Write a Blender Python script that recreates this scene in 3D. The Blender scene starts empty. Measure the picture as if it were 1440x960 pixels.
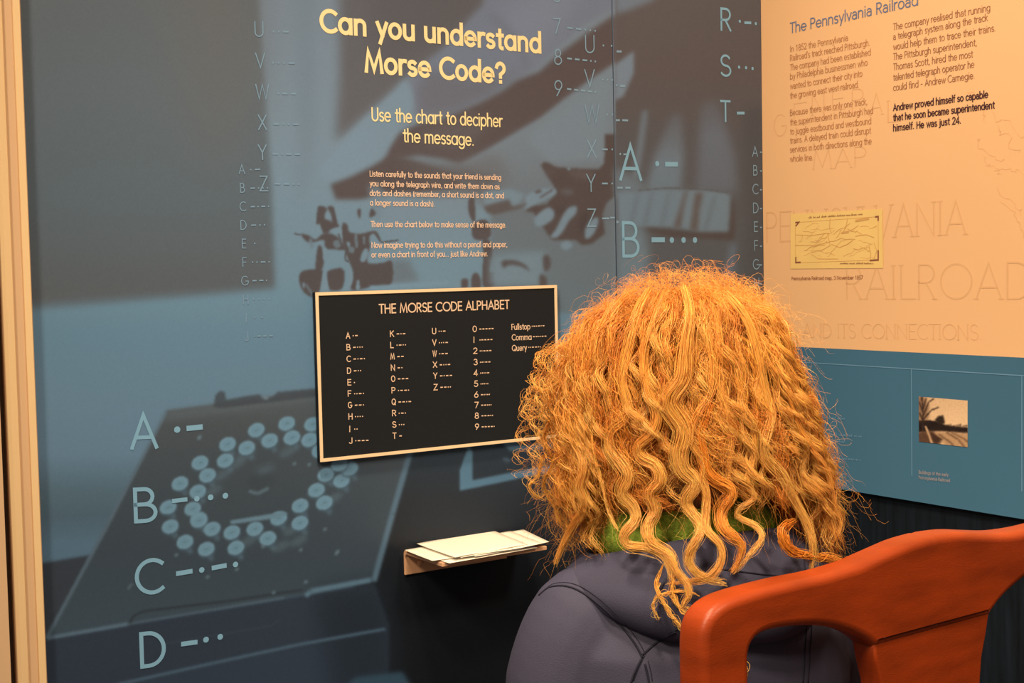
import bpy, bmesh, math, random
import numpy as np
from mathutils import Vector, Matrix
from mathutils.bvhtree import BVHTree
from mathutils.geometry import delaunay_2d_cdt
random.seed(7); RNG = np.random.default_rng(7)
S = bpy.context.scene; COL = S.collection
PI = math.pi

# ------------------------------------------------------------------ camera
F, PITCH, ROLL, TH = 1832.6, 0.052365, -0.020596, 0.980116
CAM = Vector((0, 0, 1.22))
_n = Vector((ROLL, 1, PITCH)).normalized()
_f = Vector((0, 0, -1)); _y = (_f - _n * _f.dot(_n)).normalized(); _x = _y.cross(_n)
RW = Matrix((_x, _y, _n))                                   # camera -> world rotation
cd = bpy.data.cameras.new('camera'); cam = bpy.data.objects.new('camera', cd); COL.objects.link(cam)
cd.sensor_width = 36; cd.lens = 36 * F / 1440; cd.clip_start = 0.05
M4 = RW.to_4x4(); M4.translation = CAM; cam.matrix_world = M4
S.camera = cam

# ------------------------------------------------------------------ light and exposure
LIGHT = (1.0, 0.78, 0.50)
S.view_settings.view_transform = 'Standard'; S.view_settings.look = 'None'
S.view_settings.exposure = 0.0; S.view_settings.gamma = 1.0
S.view_settings.use_curve_mapping = False
w = bpy.data.worlds.new('world'); S.world = w; w.use_nodes = True
bg = w.node_tree.nodes['Background']; bg.inputs[0].default_value = (1, .78, .52, 1); bg.inputs[1].default_value = 0.33

def lamp(name, loc, aim, energy, size=.3, kind='AREA', spot=60, blend=.6):
    d = bpy.data.lights.new(name, kind); d.energy = energy; d.color = (1, .78, .50)
    if kind == 'AREA': d.shape = 'DISK'; d.size = size
    else:
        d.shadow_soft_size = size
        d.spot_size = math.radians(spot); d.spot_blend = blend
    o = bpy.data.objects.new(name, d); COL.objects.link(o); o.location = loc
    o.rotation_euler = (Vector(aim) - Vector(loc)).to_track_quat('-Z', 'Y').to_euler()
    return o
lamp('ceiling_spot_key', (-0.22, 1.25, 2.85), (.04, 1.68, .9), 150, .12, 'SPOT', 58, .9)
lamp('ceiling_spot_hair', (-0.15, 0.35, 2.85), (.2, 1.35, 1.05), 160, .12, 'SPOT', 40, .9)
lamp('ceiling_lamp_rear', (-0.9, -0.5, 2.8), (.1, 1.6, 1.0), 46, .5)
lamp('ceiling_lamp_side', (1.3, 0.2, 2.8), (.7, 2.2, 1.1), 30, .4)
lamp('added_spot_panel', (-0.62, 1.30, 2.85), (.95, 2.0, 1.25), 106, .14, 'SPOT', 62, .9)  # added spot that brightens the corner panel, not a known fixture

# ------------------------------------------------------------------ helpers
def s2l(c): return c / 12.92 if c <= .04045 else ((c + .055) / 1.055) ** 2.4
def A(r, g, b, gain=1.0):
    'albedo that shows as this colour under the warm lamps'
    return tuple(min(.95, s2l(v / 255) / L / gain) for v, L in zip((r, g, b), LIGHT)) + (1,)
def An(arr, gain=1.0):
    c = np.asarray(arr, float) / 255
    c = np.where(c <= .04045, c / 12.92, ((c + .055) / 1.055) ** 2.4)
    return np.clip(c / np.array(LIGHT) / gain, 0, .95)

def mat(name, col, rough=.6, spec=.3, bump=0, bscale=200, var=0, vscale=20, stretch=None):
    m = bpy.data.materials.new(name); m.use_nodes = True; nt = m.node_tree; b = nt.nodes['Principled BSDF']
    b.inputs['Roughness'].default_value = rough; b.inputs['Specular IOR Level'].default_value = spec
    b.inputs['Base Color'].default_value = col
    tc = nt.nodes.new('ShaderNodeTexCoord'); src = tc.outputs['Object']
    if stretch:
        mp = nt.nodes.new('ShaderNodeMapping'); mp.inputs['Scale'].default_value = stretch
        nt.links.new(src, mp.inputs[0]); src = mp.outputs[0]
    if var:
        n = nt.nodes.new('ShaderNodeTexNoise'); n.inputs['Scale'].default_value = vscale; n.inputs['Detail'].default_value = 6
        r = nt.nodes.new('ShaderNodeValToRGB')
        r.color_ramp.elements[0].color = tuple(c * (1 - var) for c in col[:3]) + (1,)
        r.color_ramp.elements[1].color = tuple(min(1, c * (1 + var)) for c in col[:3]) + (1,)
        r.color_ramp.elements[0].position = .3; r.color_ramp.elements[1].position = .7
        nt.links.new(src, n.inputs[0]); nt.links.new(n.outputs[0], r.inputs[0]); nt.links.new(r.outputs[0], b.inputs['Base Color'])
    if bump:
        n2 = nt.nodes.new('ShaderNodeTexNoise'); n2.inputs['Scale'].default_value = bscale; n2.inputs['Detail'].default_value = 3
        bp = nt.nodes.new('ShaderNodeBump'); bp.inputs['Strength'].default_value = bump; bp.inputs['Distance'].default_value = .002
        nt.links.new(src, n2.inputs[0]); nt.links.new(n2.outputs[0], bp.inputs['Height']); nt.links.new(bp.outputs[0], b.inputs['Normal'])
    return m
def attr_mat(name, rough=.5, spec=.3):
    m = bpy.data.materials.new(name); m.use_nodes = True; nt = m.node_tree; b = nt.nodes['Principled BSDF']
    a = nt.nodes.new('ShaderNodeAttribute'); a.attribute_name = 'Col'
    nt.links.new(a.outputs['Color'], b.inputs['Base Color'])
    b.inputs['Roughness'].default_value = rough; b.inputs['Specular IOR Level'].default_value = spec
    return m

def link(name, me, m, parent=None, smooth=False):
    o = bpy.data.objects.new(name, me); COL.objects.link(o)
    if m is not None and len(me.materials) == 0: me.materials.append(m)
    if parent is not None: o.parent = parent; o.matrix_parent_inverse = Matrix.Translation(-parent.location) if parent.type == 'EMPTY' and parent.rotation_euler.z == 0 else parent.matrix_basis.inverted()
    if smooth: me.polygons.foreach_set('use_smooth', [True] * len(me.polygons))
    return o
def bobj(name, bm, m, parent=None, smooth=False):
    bmesh.ops.recalc_face_normals(bm, faces=bm.faces)
    me = bpy.data.meshes.new(name); bm.to_mesh(me); bm.free(); return link(name, me, m, parent, smooth)
def pobj(name, verts, faces, m, parent=None, smooth=False):
    me = bpy.data.meshes.new(name); me.from_pydata([tuple(v) for v in verts], [], faces); me.update()
    return link(name, me, m, parent, smooth)
def tag(o, label=None, cat=None, group=None, kind=None):
    for k, v in (('label', label), ('category', cat), ('group', group), ('kind', kind)):
        if v: o[k] = v
    return o
def empty(name, loc, rz=0):
    o = bpy.data.objects.new(name, None); COL.objects.link(o); o.location = loc; o.rotation_euler = (0, 0, rz); o.empty_display_size = .05
    return o
def bevel(o, w, seg=3):
    md = o.modifiers.new('bevel', 'BEVEL'); md.width = w; md.segments = seg; md.limit_method = 'ANGLE'; md.angle_limit = math.radians(40)
    return o

def ray(px, py): return RW @ Vector(((px - 720) / F, (480 - py) / F, -1))
def proj(P):
    'world points (N,3) -> photo pixels'
    d = (np.asarray(P) - np.array(CAM)) @ np.array(RW)
    return 720 + F * d[:, 0] / -d[:, 2], 480 - F * d[:, 1] / -d[:, 2]
def at_depth(px, py, Y):
    d = ray(px, py); return CAM + d * (Y / d.y)

class Plane:
    'vertical plane: point, horizontal axis u, normal n towards the room'
    def __init__(s, p, u, n): s.p, s.u, s.n = Vector(p), Vector(u), Vector(n)
    def hit(s, px, py, off=0):
        d = ray(px, py); t = (s.p + s.n * off - CAM).dot(s.n) / d.dot(s.n); q = CAM + d * t
        return (q - s.p).dot(s.u), q.z
    def pt(s, a, z, off=0): v = s.p + s.u * a + s.n * off; v.z = z; return v
U1 = Vector((math.sin(TH), math.cos(TH), 0)); N1 = Vector((math.cos(TH), -math.sin(TH), 0))
if N1.y > 0: N1 = -N1
_d = ray(615, 520)
W1 = Plane((CAM + _d * (2.2 / _d.y)) * 1.0, U1, N1); W1.p.z = 0
_c = W1.hit(1071.5, 150)[0]
U2 = Vector((math.cos(TH), -math.sin(TH), 0)); N2 = -U1
W2 = Plane(W1.pt(_c, 0), U2, N2)
CORNER = _c

def slab(pl, a0, a1, z0, z1, d0, d1, name, m, parent=None):
    bm = bmesh.new()
    vs = [bm.verts.new(pl.pt(a, z, d)) for d in (d0, d1) for a, z in ((a0, z0), (a1, z0), (a1, z1), (a0, z1))]
    for f in ((0, 1, 2, 3), (4, 5, 6, 7), (0, 1, 5, 4), (1, 2, 6, 5), (2, 3, 7, 6), (3, 0, 4, 7)): bm.faces.new([vs[i] for i in f])
    return bobj(name, bm, m, parent)

# ------------------------------------------------------------------ setting
M_wall = mat('wall_paint', A(120, 95, 72), .8, .1, .1, 60)
M_black = mat('black_base_wall', A(17, 21, 24), .5, .35, .05, 80, .5, 14, (6, 6, .6))
M_floor = mat('carpet', A(70, 60, 52), .95, .05, .6, 300, .25, 60)
EDGE = W1.hit(47, 480)[0]
tag(slab(W1, EDGE - 1.5, CORNER - .001, 0, 2.9, -.014, -.12, 'wall_left', M_wall), kind='structure')
tag(slab(W2, -.12, 2.6, 0, 2.9, -.0125, -.12, 'wall_right', M_black), kind='structure')
bm = bmesh.new(); bmesh.ops.create_grid(bm, x_segments=1, y_segments=1, size=4.5)
fl = bobj('floor', bm, M_floor); fl.location = (0, .5, 0); tag(fl, kind='structure')

# ------------------------------------------------------------------ painted print (mural artwork)
X0, Y0, CW, CH = -20, -80, 1120, 1120
CAN = np.zeros((CH, CW, 3))
YY, XX = np.mgrid[0:CH, 0:CW].astype(float); XX += X0; YY += Y0
def gblur(a, s):
    if s <= 0: return a
    r = int(3 * s) + 1; k = np.exp(-.5 * (np.arange(-r, r + 1) / s) ** 2); k /= k.sum()
    a = np.apply_along_axis(lambda v: np.convolve(v, k, 'same'), 0, a)
    return np.apply_along_axis(lambda v: np.convolve(v, k, 'same'), 1, a)
def mask(pts, blur, aa=.7):
    pts = np.array(pts, float); b = max(blur, aa); m = int(3 * b) + 3
    x0 = max(int(pts[:, 0].min()) - m - X0, 0); x1 = min(int(pts[:, 0].max()) + m - X0, CW)
    y0 = max(int(pts[:, 1].min()) - m - Y0, 0); y1 = min(int(pts[:, 1].max()) + m - Y0, CH)
    if x1 <= x0 or y1 <= y0: return None
    gx, gy = XX[y0:y1, x0:x1], YY[y0:y1, x0:x1]; ins = np.zeros(gx.shape, bool)
    for (ax, ay), (bx, by) in zip(pts, np.roll(pts, -1, 0)):
        if ay == by: continue
        c = ((ay > gy) != (by > gy)) & (gx < (bx - ax) * (gy - ay) / (by - ay) + ax); ins ^= c
    return (slice(y0, y1), slice(x0, x1)), gblur(ins.astype(float), b)
def poly(pts, col, blur=1.2, al=1.0):
    r = mask(pts, blur)
    if r is None: return
    sl, m = r; m = (m * al)[..., None]; CAN[sl] = CAN[sl] * (1 - m) + np.array(col, float) * m
def vgrad(pts, stops, blur=2, al=1.0):
    r = mask(pts, blur)
    if r is None: return
    sl, m = r; ys = [s[0] for s in stops]; g = np.stack([np.interp(YY[sl], ys, [s[1][k] for s in stops]) for k in range(3)], -1)
    m = (m * al)[..., None]; CAN[sl] = CAN[sl] * (1 - m) + g * m
def line(pts, wd, col, blur=1, al=1.0):
    for (ax, ay), (bx, by) in zip(pts, pts[1:]):
        L = math.hypot(bx - ax, by - ay) or 1; nx, ny = -(by - ay) / L * wd / 2, (bx - ax) / L * wd / 2
        poly([(ax + nx, ay + ny), (bx + nx, by + ny), (bx - nx, by - ny), (ax - nx, ay - ny)], col, blur, al)
def ell(cx, cy, rx, ry, ang, col, blur=1, al=1.0):
    c, s = math.cos(ang), math.sin(ang)
    poly([(cx + rx * math.cos(t) * c - ry * math.sin(t) * s, cy + rx * math.cos(t) * s + ry * math.sin(t) * c) for t in np.linspace(0, 2 * PI, 20)[:-1]], col, blur, al)
def rnd(P, n=4):
    'closed smooth outline through the points'
    P = [np.array(p, float) for p in P]; L = len(P); out = []
    for i in range(L):
        a, b, c, d = P[i - 1], P[i], P[(i + 1) % L], P[(i + 2) % L]
        for j in range(n):
            t = j / n; out.append(tuple(.5 * (2 * b + (c - a) * t + (2 * a - 5 * b + 4 * c - d) * t * t + (3 * b - a - 3 * c + d) * t ** 3)))
    return out
def cr(pts, ox, oy, k): return [(ox + x / k, oy + y / k) for x, y in pts]

DK = (82, 74, 73); LB = (111, 133, 146)
ALL = [(-20, -80), (1100, -80), (1100, 1040), (-20, 1040)]
vgrad(ALL, [(-80, (113, 125, 136)), (200, (112, 131, 142)), (400, (105, 132, 145)), (470, (97, 127, 142)), (560, (99, 126, 141)), (640, (98, 124, 140)), (690, (82, 104, 114)), (725, (77, 97, 107)), (760, (83, 107, 121)), (1040, (60, 80, 92))], 0)
# dark window pane
vgrad([(-20, -80), (361, -80), (364, 0), (372, 120), (382, 260), (387, 407), (300, 415), (45, 436), (-20, 441)], [(-80, (88, 94, 96)), (120, (89, 98, 102)), (280, (86, 97, 102)), (420, (86, 90, 91))], 4)
poly([(230, -80), (361, -80), (370, 120), (300, 260), (250, 120)], (97, 97, 95), 30, .6)
poly([(-20, 432), (390, 404), (420, 420), (-20, 452)], (100, 131, 146), 6, .5)
poly([(412, -80), (440, -80), (445, 200), (420, 300)], (104, 120, 130), 8, .6)
# dark top behind the sleeve
poly([(478, -80), (780, -80), (700, 15), (640, 62), (565, 118), (472, 200), (478, 100)], (91, 91, 93), 7)
poly([(520, -80), (720, -80), (660, 30), (560, 90), (520, 80)], (84, 83, 85), 12, .7)
# sleeve
poly([(679, 7), (690, -80), (940, -80), (900, -5), (863, 12), (824, 33), (790, 62), (758, 92), (735, 108), (700, 125), (675, 142), (637, 160), (588, 170), (581, 139), (573, 107), (623, 70), (658, 28)], (107, 117, 131), 4)
poly([(600, 95), (650, 110), (700, 112), (735, 95), (700, 128), (640, 158), (590, 168), (582, 130)], (97, 99, 106), 8, .8)
poly([(700, 20), (760, -20), (830, -40), (790, 40), (745, 80), (720, 70)], (116, 126, 141), 14, .8)
line([(690, 20), (730, 60), (742, 96)], 10, (98, 106, 118), 5, .6)
# arm
poly([(868, 18), (828, 45), (790, 73), (758, 101), (727, 113), (706, 128), (672, 146), (623, 167), (588, 174), (561, 187), (547, 208), (540, 230), (588, 219), (623, 224), (647, 232), (692, 207), (762, 165), (797, 137), (831, 112), (868, 87)], (83, 75, 75), 3.5)
poly([(590, 185), (660, 160), (690, 175), (650, 210), (600, 205)], (96, 92, 93), 7, .6)
# panel under the arm
vgrad([(647, 234), (692, 209), (762, 167), (831, 114), (868, 89), (868, 440), (690, 440), (690, 300)], [(90, (112, 129, 139)), (220, (108, 120, 128)), (300, (98, 109, 115)), (440, (97, 112, 118))], 3)
poly([(560, 230), (640, 232), (700, 215), (720, 250), (690, 285), (560, 275)], (100, 104, 107), 9, .85)
poly([(740, 195), (830, 125), (857, 110), (855, 226), (775, 228)], (113, 130, 141), 5, .8)
# cuff and far hand
poly([(571, 109), (547, 135), (508, 170), (474, 205), (447, 238), (463, 258), (519, 236), (547, 205), (561, 177), (581, 149), (580, 130)], (113, 134, 147), 3.5)
poly([(465, 259), (495, 248), (519, 236), (543, 222), (570, 222), (600, 232), (640, 246), (650, 262), (606, 268), (529, 274), (519, 278), (502, 281), (472, 280)], DK, 3)
poly([(560, 222), (650, 236), (700, 250), (690, 268), (600, 262)], (88, 84, 84), 6, .7)
poly([(517, 262), (530, 258), (545, 275), (545, 300), (530, 310)], (104, 122, 133), 4, .8)
# lit background behind the instructions
vgrad([(535, 285), (660, 277), (672, 300), (668, 340), (655, 362), (560, 362), (540, 330)], [(280, (112, 130, 141)), (360, (108, 133, 146))], 4)
poly([(620, 366), (680, 360), (680, 405), (520, 405), (560, 375)], (107, 133, 145), 4)
poly([(552, 366), (575, 366), (590, 395), (550, 400)], (96, 106, 112), 4, .8)
k = 4.363
for P in ([(205, 400), (240, 393), (262, 410), (245, 450), (255, 520), (245, 570), (235, 530), (215, 500), (200, 500)],
          [(262, 400), (300, 398), (325, 500), (335, 525), (300, 515), (285, 440)], [(225, 470), (320, 500), (325, 525), (245, 560)],
          [(100, 563), (150, 572), (190, 595), (240, 560), (300, 565), (345, 600), (372, 660), (300, 655), (250, 650), (240, 600), (150, 615)],
          [(355, 500), (385, 503), (400, 550), (470, 560), (560, 545), (592, 612), (550, 562), (520, 580), (525, 640), (510, 735), (600, 740), (660, 730), (655, 872), (540, 885), (410, 905), (420, 800), (400, 740), (370, 660), (355, 590)],
          [(205, 640), (232, 650), (240, 750), (215, 792), (190, 780)], [(110, 790), (230, 782), (228, 850), (215, 910), (180, 950), (120, 920), (90, 850)],
          [(265, 792), (350, 772), (370, 820), (350, 900), (280, 905), (262, 850)], [(535, 405), (562, 440), (520, 462)], [(445, 420), (470, 410), (462, 470)]):
    poly(rnd(cr(P, 400, 200, k)), (78, 73, 73), 1.3)
for P in ([(480, 670), (505, 650), (515, 690), (490, 732), (465, 725)], [(240, 640), (262, 660), (258, 720), (240, 720)], [(270, 545), (340, 520), (352, 585), (320, 560)], [(380, 610), (402, 620), (395, 650)], [(375, 740), (412, 790), (420, 850), (390, 905), (372, 905), (395, 840)], [(235, 800), (255, 790), (262, 850), (270, 905), (225, 905), (232, 850)], [(445, 850), (458, 850), (462, 900), (440, 900)], [(110, 870), (122, 860), (120, 905)]):
    poly(rnd(cr(P, 400, 200, k)), (108, 131, 143), 1.1)
for P in ([(150, 600), (165, 590), (180, 640), (160, 650)], [(300, 610), (330, 600), (345, 640), (310, 645)], [(430, 570), (445, 565), (450, 640), (435, 640)], [(480, 580), (492, 575), (496, 620), (484, 622)], [(400, 640), (430, 650), (420, 680), (395, 670)]): poly(rnd(cr(P, 400, 200, k)), (100, 118, 127), 1, .8)
for P in ([(330, 560), (345, 600)], [(560, 560), (590, 610)], [(100, 568), (60, 560)], [(215, 395), (200, 500)], [(295, 400), (322, 515)], [(380, 640), (372, 720), (395, 735)], [(590, 615), (700, 600)]): line(cr(P, 400, 200, k), 2.2, (78, 76, 78), .8)
line(cr([(520, 895), (700, 882), (1000, 862)], 400, 200, k), 6, (110, 137, 152), 1.5)
line(cr([(130, 870), (180, 945)], 400, 200, k), 3, (104, 128, 140), 1.2, .7)
# near hand and pen
k = 4.3625
H = lambda P: cr(P, 640, 200, k)
poly(H([(170, 300), (340, 285), (430, 320), (400, 365), (350, 395), (330, 352), (220, 380), (180, 385)]), (109, 129, 140), 2.5)
poly(H([(150, 350), (180, 392), (330, 352), (350, 397), (460, 372), (400, 405), (240, 445), (195, 432)]), (86, 82, 81), 2)
poly(H([(525, 140), (545, 118), (580, 130), (620, 152), (720, 160), (880, 166), (915, 130), (920, -50), (984, -50), (980, 330), (930, 370), (905, 440), (920, 560), (840, 622), (780, 632), (740, 600), (690, 602), (600, 600), (580, 580), (540, 520), (480, 430), (420, 420), (470, 390), (560, 380), (620, 310), (600, 260), (560, 200)]), (78, 71, 70), 1.8)
for P, c_ in (([(640, 300), (700, 290), (730, 310), (690, 320)], (96, 98, 102)), ([(600, 430), (640, 400), (690, 390), (650, 440)], (70, 64, 64)), ([(760, 480), (800, 430), (820, 450), (790, 560), (770, 560)], (68, 62, 62)), ([(690, 180), (800, 175), (860, 200), (780, 230)], (90, 84, 84))): poly(rnd(H(P)), c_, 3, .8)
for P in ([(485, 470), (520, 430), (570, 400), (605, 420), (600, 470), (540, 512), (500, 512)], [(700, 400), (745, 395), (740, 440), (700, 480), (660, 550), (620, 585), (583, 580), (620, 530), (660, 450)], [(830, 480), (870, 460), (880, 490), (850, 560), (815, 592), (795, 580), (800, 530)], [(650, 620), (690, 605), (722, 630), (690, 660), (655, 650)], [(430, 340), (480, 300), (560, 280), (620, 290), (610, 320), (560, 350), (470, 390), (420, 418), (440, 380)]):
    poly(rnd(H(P)), (110, 131, 143), 1.8)
poly(H([(485, 305), (520, 285), (530, 305), (500, 315)]), (84, 78, 78), 1.5); line(H([(520, 340), (600, 290)]), 3, (86, 82, 82), 1.3, .8)
poly(H([(540, 165), (620, 160), (590, 210)]), (92, 88, 88), 4, .5); ell(800, 237, 3, 2.5, 0, (108, 124, 132), 1)
for P in ([(85, 350), (118, 350), (122, 480), (105, 482), (80, 415)], [(110, 500), (190, 475), (222, 560), (180, 600), (110, 585)], [(170, 600), (210, 600), (230, 690), (212, 790), (245, 800), (240, 880), (170, 880), (172, 700)], [(40, 840), (78, 840), (78, 890), (40, 890)], [(108, 810), (146, 810), (158, 890), (100, 890)]):
    poly(rnd(H(P)), (80, 75, 75), 1.4)
poly(H([(215, 700), (300, 685), (550, 668), (565, 760), (525, 830), (525, 880), (215, 880)]), (108, 128, 138), 5)
for P in ([(285, 730), (350, 722), (420, 745), (460, 790), (400, 760), (330, 752), (300, 772)], [(540, 700), (580, 698), (582, 770), (548, 790)], [(522, 810), (560, 830), (560, 885), (522, 885)]): poly(rnd(H(P)), (80, 76, 76), 2)
# right board artwork
vgrad([(866, -80), (1100, -80), (1100, 1040), (866, 1040)], [(-80, (88, 86, 86)), (100, (87, 81, 80)), (200, (84, 84, 86)), (420, (82, 88, 92)), (700, (40, 46, 50))], 1)
poly([(866, -80), (960, -80), (920, 0), (885, 14), (866, 20)], (105, 118, 130), 4)
k = 4.3636
G6 = lambda P: cr(P, 760, 0, k); G7 = lambda P: cr(P, 760, 200, k)
poly(G6([(455, 400), (575, 310), (572, 450), (510, 590), (455, 620)]), (112, 128, 140), 2.5)
poly(G6([(625, 680), (660, 680), (640, 850), (600, 1100), (560, 1100)]), (102, 115, 124), 3)
vgrad(G6([(810, 700), (862, 690), (880, 960), (860, 1180), (640, 1180), (700, 960)]), [(150, (90, 92, 96)), (230, (104, 120, 131)), (270, (101, 118, 128))], 5)
vgrad(G6([(985, 640), (1080, 590), (1190, 960), (1210, 1180), (960, 1180), (970, 960)]), [(130, (88, 88, 90)), (190, (98, 107, 117)), (270, (94, 103, 112))], 6)
poly(G7([(455, 150), (640, 250), (640, 310), (455, 330)]), (100, 115, 123), 5)
poly(G7([(470, 310), (700, 290), (1000, 292), (1140, 308), (1165, 330), (1170, 420), (1155, 552), (980, 552), (780, 520), (640, 520), (480, 520)]), (106, 125, 136), 2.5)
for x in (555, 640, 745): poly(G7([(x + 40, 295), (x + 55, 295), (x + 10, 515), (x - 15, 515)]), (94, 108, 117), 3, .8)
for P in ([(885, 300), (905, 295), (880, 400), (860, 530), (815, 525), (850, 420)], [(950, 310), (1000, 305), (975, 420), (965, 548), (915, 540), (935, 420)]): poly(G7(P), (90, 86, 85), 3)
for P in ([(1065, 330), (1080, 330), (1020, 540), (1000, 540)],): poly(G7(P), (92, 106, 114), 3, .8)
line(G7([(600, 295), (780, 280), (1000, 288), (1150, 308)]), 1.6, (80, 82, 84), .9, .8)
poly(G7([(630, 522), (800, 540), (1000, 558), (1160, 556), (1175, 330), (1195, 420), (1190, 600), (1000, 590), (800, 580), (650, 548)]), (76, 69, 68), 3)
poly(G7([(460, 490), (640, 530), (670, 700), (640, 980), (460, 980)]), (103, 121, 129), 6)
poly(G7([(1165, 620), (1205, 620), (1185, 820), (1125, 840)]), (94, 108, 121), 4)
poly([(1046, 150), (1100, 150), (1100, 560), (1046, 560)], (72, 74, 76), 8, .7)
# ---- lower picture: typewriter in its case
vgrad([(577, 628), (1100, 560), (1100, 1040), (480, 1040), (480, 900), (500, 818)], [(600, (50, 62, 70)), (700, (44, 47, 50)), (780, (31, 34, 37)), (860, (22, 24, 26)), (1040, (20, 22, 24))], 5)  # dark case print, its lower part deepened with the shade under the shelf
poly([(40, 800), (140, 780), (60, 900), (40, 900)], (55, 62, 67), 2.5); poly([(40, 764), (170, 758), (140, 781), (40, 797)], (84, 110, 126), 3, .85)
poly([(40, 795), (128, 780), (70, 895), (40, 905)], (54, 60, 66), 2)
vgrad([(235, 577), (460, 547), (610, 535), (600, 560), (577, 640), (527, 818), (64, 898)], [(545, (84, 91, 93)), (600, (74, 80, 82)), (700, (64, 73, 78)), (780, (60, 70, 76)), (900, (62, 76, 84))], 1.6)
poly([(235, 577), (460, 547), (610, 535), (605, 552), (455, 560), (232, 592)], (90, 100, 104), 4, .6)
poly([(60, 897), (527, 820), (548, 880), (545, 1040), (50, 1040)], (49, 58, 68), 2)
poly([(160, 965), (542, 886), (545, 1040), (60, 1040)], (50, 61, 72), 2, .8)
poly([(440, 830), (540, 815), (560, 900), (560, 1040), (480, 1040)], (34, 41, 48), 16, .75)
line([(234, 578), (150, 740), (66, 896)], 5, (92, 112, 123), 1.6, .75)
line([(66, 897), (180, 877)], 5, (94, 116, 128), 1.6, .9); line([(180, 877), (400, 840)], 3.5, (80, 98, 108), 1.3, .8)
line([(183, 876), (187, 866), (202, 859), (320, 845), (425, 829)], 3, (47, 54, 58), 1.3, .9)
line([(430, 838), (437, 831), (522, 815)], 7, (90, 117, 131), 1.8); line([(578, 632), (552, 722), (526, 817)], 8, (88, 112, 125), 1.8, .9)
line([(165, 962), (300, 932), (420, 906), (542, 884)], 4, (78, 100, 114), 1.5, .9)
line([(230, 905), (380, 880), (395, 870)], 1.5, (62, 74, 82), 1, .6)
poly([(300, 572), (303, 556), (309, 549), (316, 551), (318, 562), (345, 557), (366, 554), (369, 562), (384, 558), (390, 551), (445, 546), (460, 546), (460, 556), (310, 574)], (66, 72, 76), 1.5, .85)
ell(374, 559, 4, 2.5, 0, (104, 122, 130), 1.2)
# keys
poly([(250, 660), (330, 620), (420, 615), (440, 640), (380, 700), (330, 745), (270, 770), (240, 740)], (66, 74, 78), 8, .5)
KEYS = [(200 + x / 4.8, 540 + y / 4.8) for x, y in ((770, 310), (975, 265), (1150, 270), (575, 405), (705, 430), (860, 380), (1010, 360), (1130, 375), (390, 530), (560, 515), (440, 615), (255, 670), (375, 725), (175, 830), (340, 840), (380, 910), (1240, 610), (1345, 650), (1175, 715), (1065, 820), (1230, 800), (1400, 570), (1330, 540), (1200, 450))]
KEYS += [(x / 3, 640 + y / 3) for x, y in ((718, 300), (840, 275), (780, 365), (895, 310), (978, 325), (870, 395), (1075, 310), (995, 390), (1175, 265), (1130, 350), (1265, 285))]
for (x, y) in ((1130, 545, ), (1210, 540)): pass
for x, y in KEYS:
    line([(x + 2, y + 5), (x + 9, y + 16)], 7, (84, 108, 120), 2, .7)
for x, y in ((345, 640), (332, 652), (312, 668), (300, 690), (405, 635), (420, 760), (395, 768), (445, 690), (470, 700), (350, 760), (410, 745)):
    ell(x, y, 14, 6, -.5, (86, 104, 112), 3, .6)
for x, y in KEYS:
    ell(x + 1, y + 2.5, 13, 10.5, -.45, (70, 90, 100), 1.5, .7); ell(x, y, 12.3, 9.6, -.45, (110, 143, 157), 1.1); ell(x, y, 8.5, 6.2, -.45, (102, 134, 148), 1.2, .7)
    line([(x - 2, y + 1), (x + 3, y - 1)], 1.3, (78, 104, 116), .7, .7)
poly(cr([(590, 920), (960, 860), (985, 875), (900, 905), (600, 945)], 200, 540, 4.8), (100, 128, 140), 1.2)
ell(366, 678, 20, 14, -.3, (62, 70, 73), 4, .9); line([(350, 690), (362, 694), (378, 686)], 4, (98, 122, 132), 1.5, .8)
poly(cr([(760, 580), (870, 545), (900, 570), (800, 610)], 200, 540, 4.8), (92, 112, 120), 4, .6)
for x, y in ((281, 614), (280, 616), (414, 652), (435, 653), (457, 744), (423, 773), (370, 768), (333, 800), (292, 811), (385, 833), (475, 775), (473, 778), (248, 780), (430, 818)): ell(x, y, 3, 2.2, -.6, (104, 126, 136), 1.3, .7)
line([(180, 828), (186, 820)], 3, (90, 108, 116), 1.3, .8)
# pale object and dark case to the right
poly([(659, 626), (647, 660), (647, 690), (651, 689), (800, 658), (800, 648), (665, 675), (664, 634)], (84, 114, 130), 1.4)
poly([(705, 622), (800, 606), (800, 625), (742, 634), (718, 634)], (82, 108, 121), 1.6); ell(712, 646, 6, 3, .3, (74, 92, 102), 1.6, .8)
poly([(485, 965), (500, 952), (566, 944), (600, 1000), (470, 1000)], (52, 73, 85), 3)
CAN += RNG.normal(0, 1.6, CAN.shape[:2])[..., None]; CAN *= np.array([1.0, .975, .945])

def sample(px, py):
    x = np.clip(px - X0, 0, CW - 1.01); y = np.clip(py - Y0, 0, CH - 1.01)
    xi, yi = x.astype(int), y.astype(int); fx, fy = (x - xi)[:, None], (y - yi)[:, None]
    return (CAN[yi, xi] * (1 - fx) + CAN[yi, xi + 1] * fx) * (1 - fy) + (CAN[yi + 1, xi] * (1 - fx) + CAN[yi + 1, xi + 1] * fx) * fy

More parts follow.
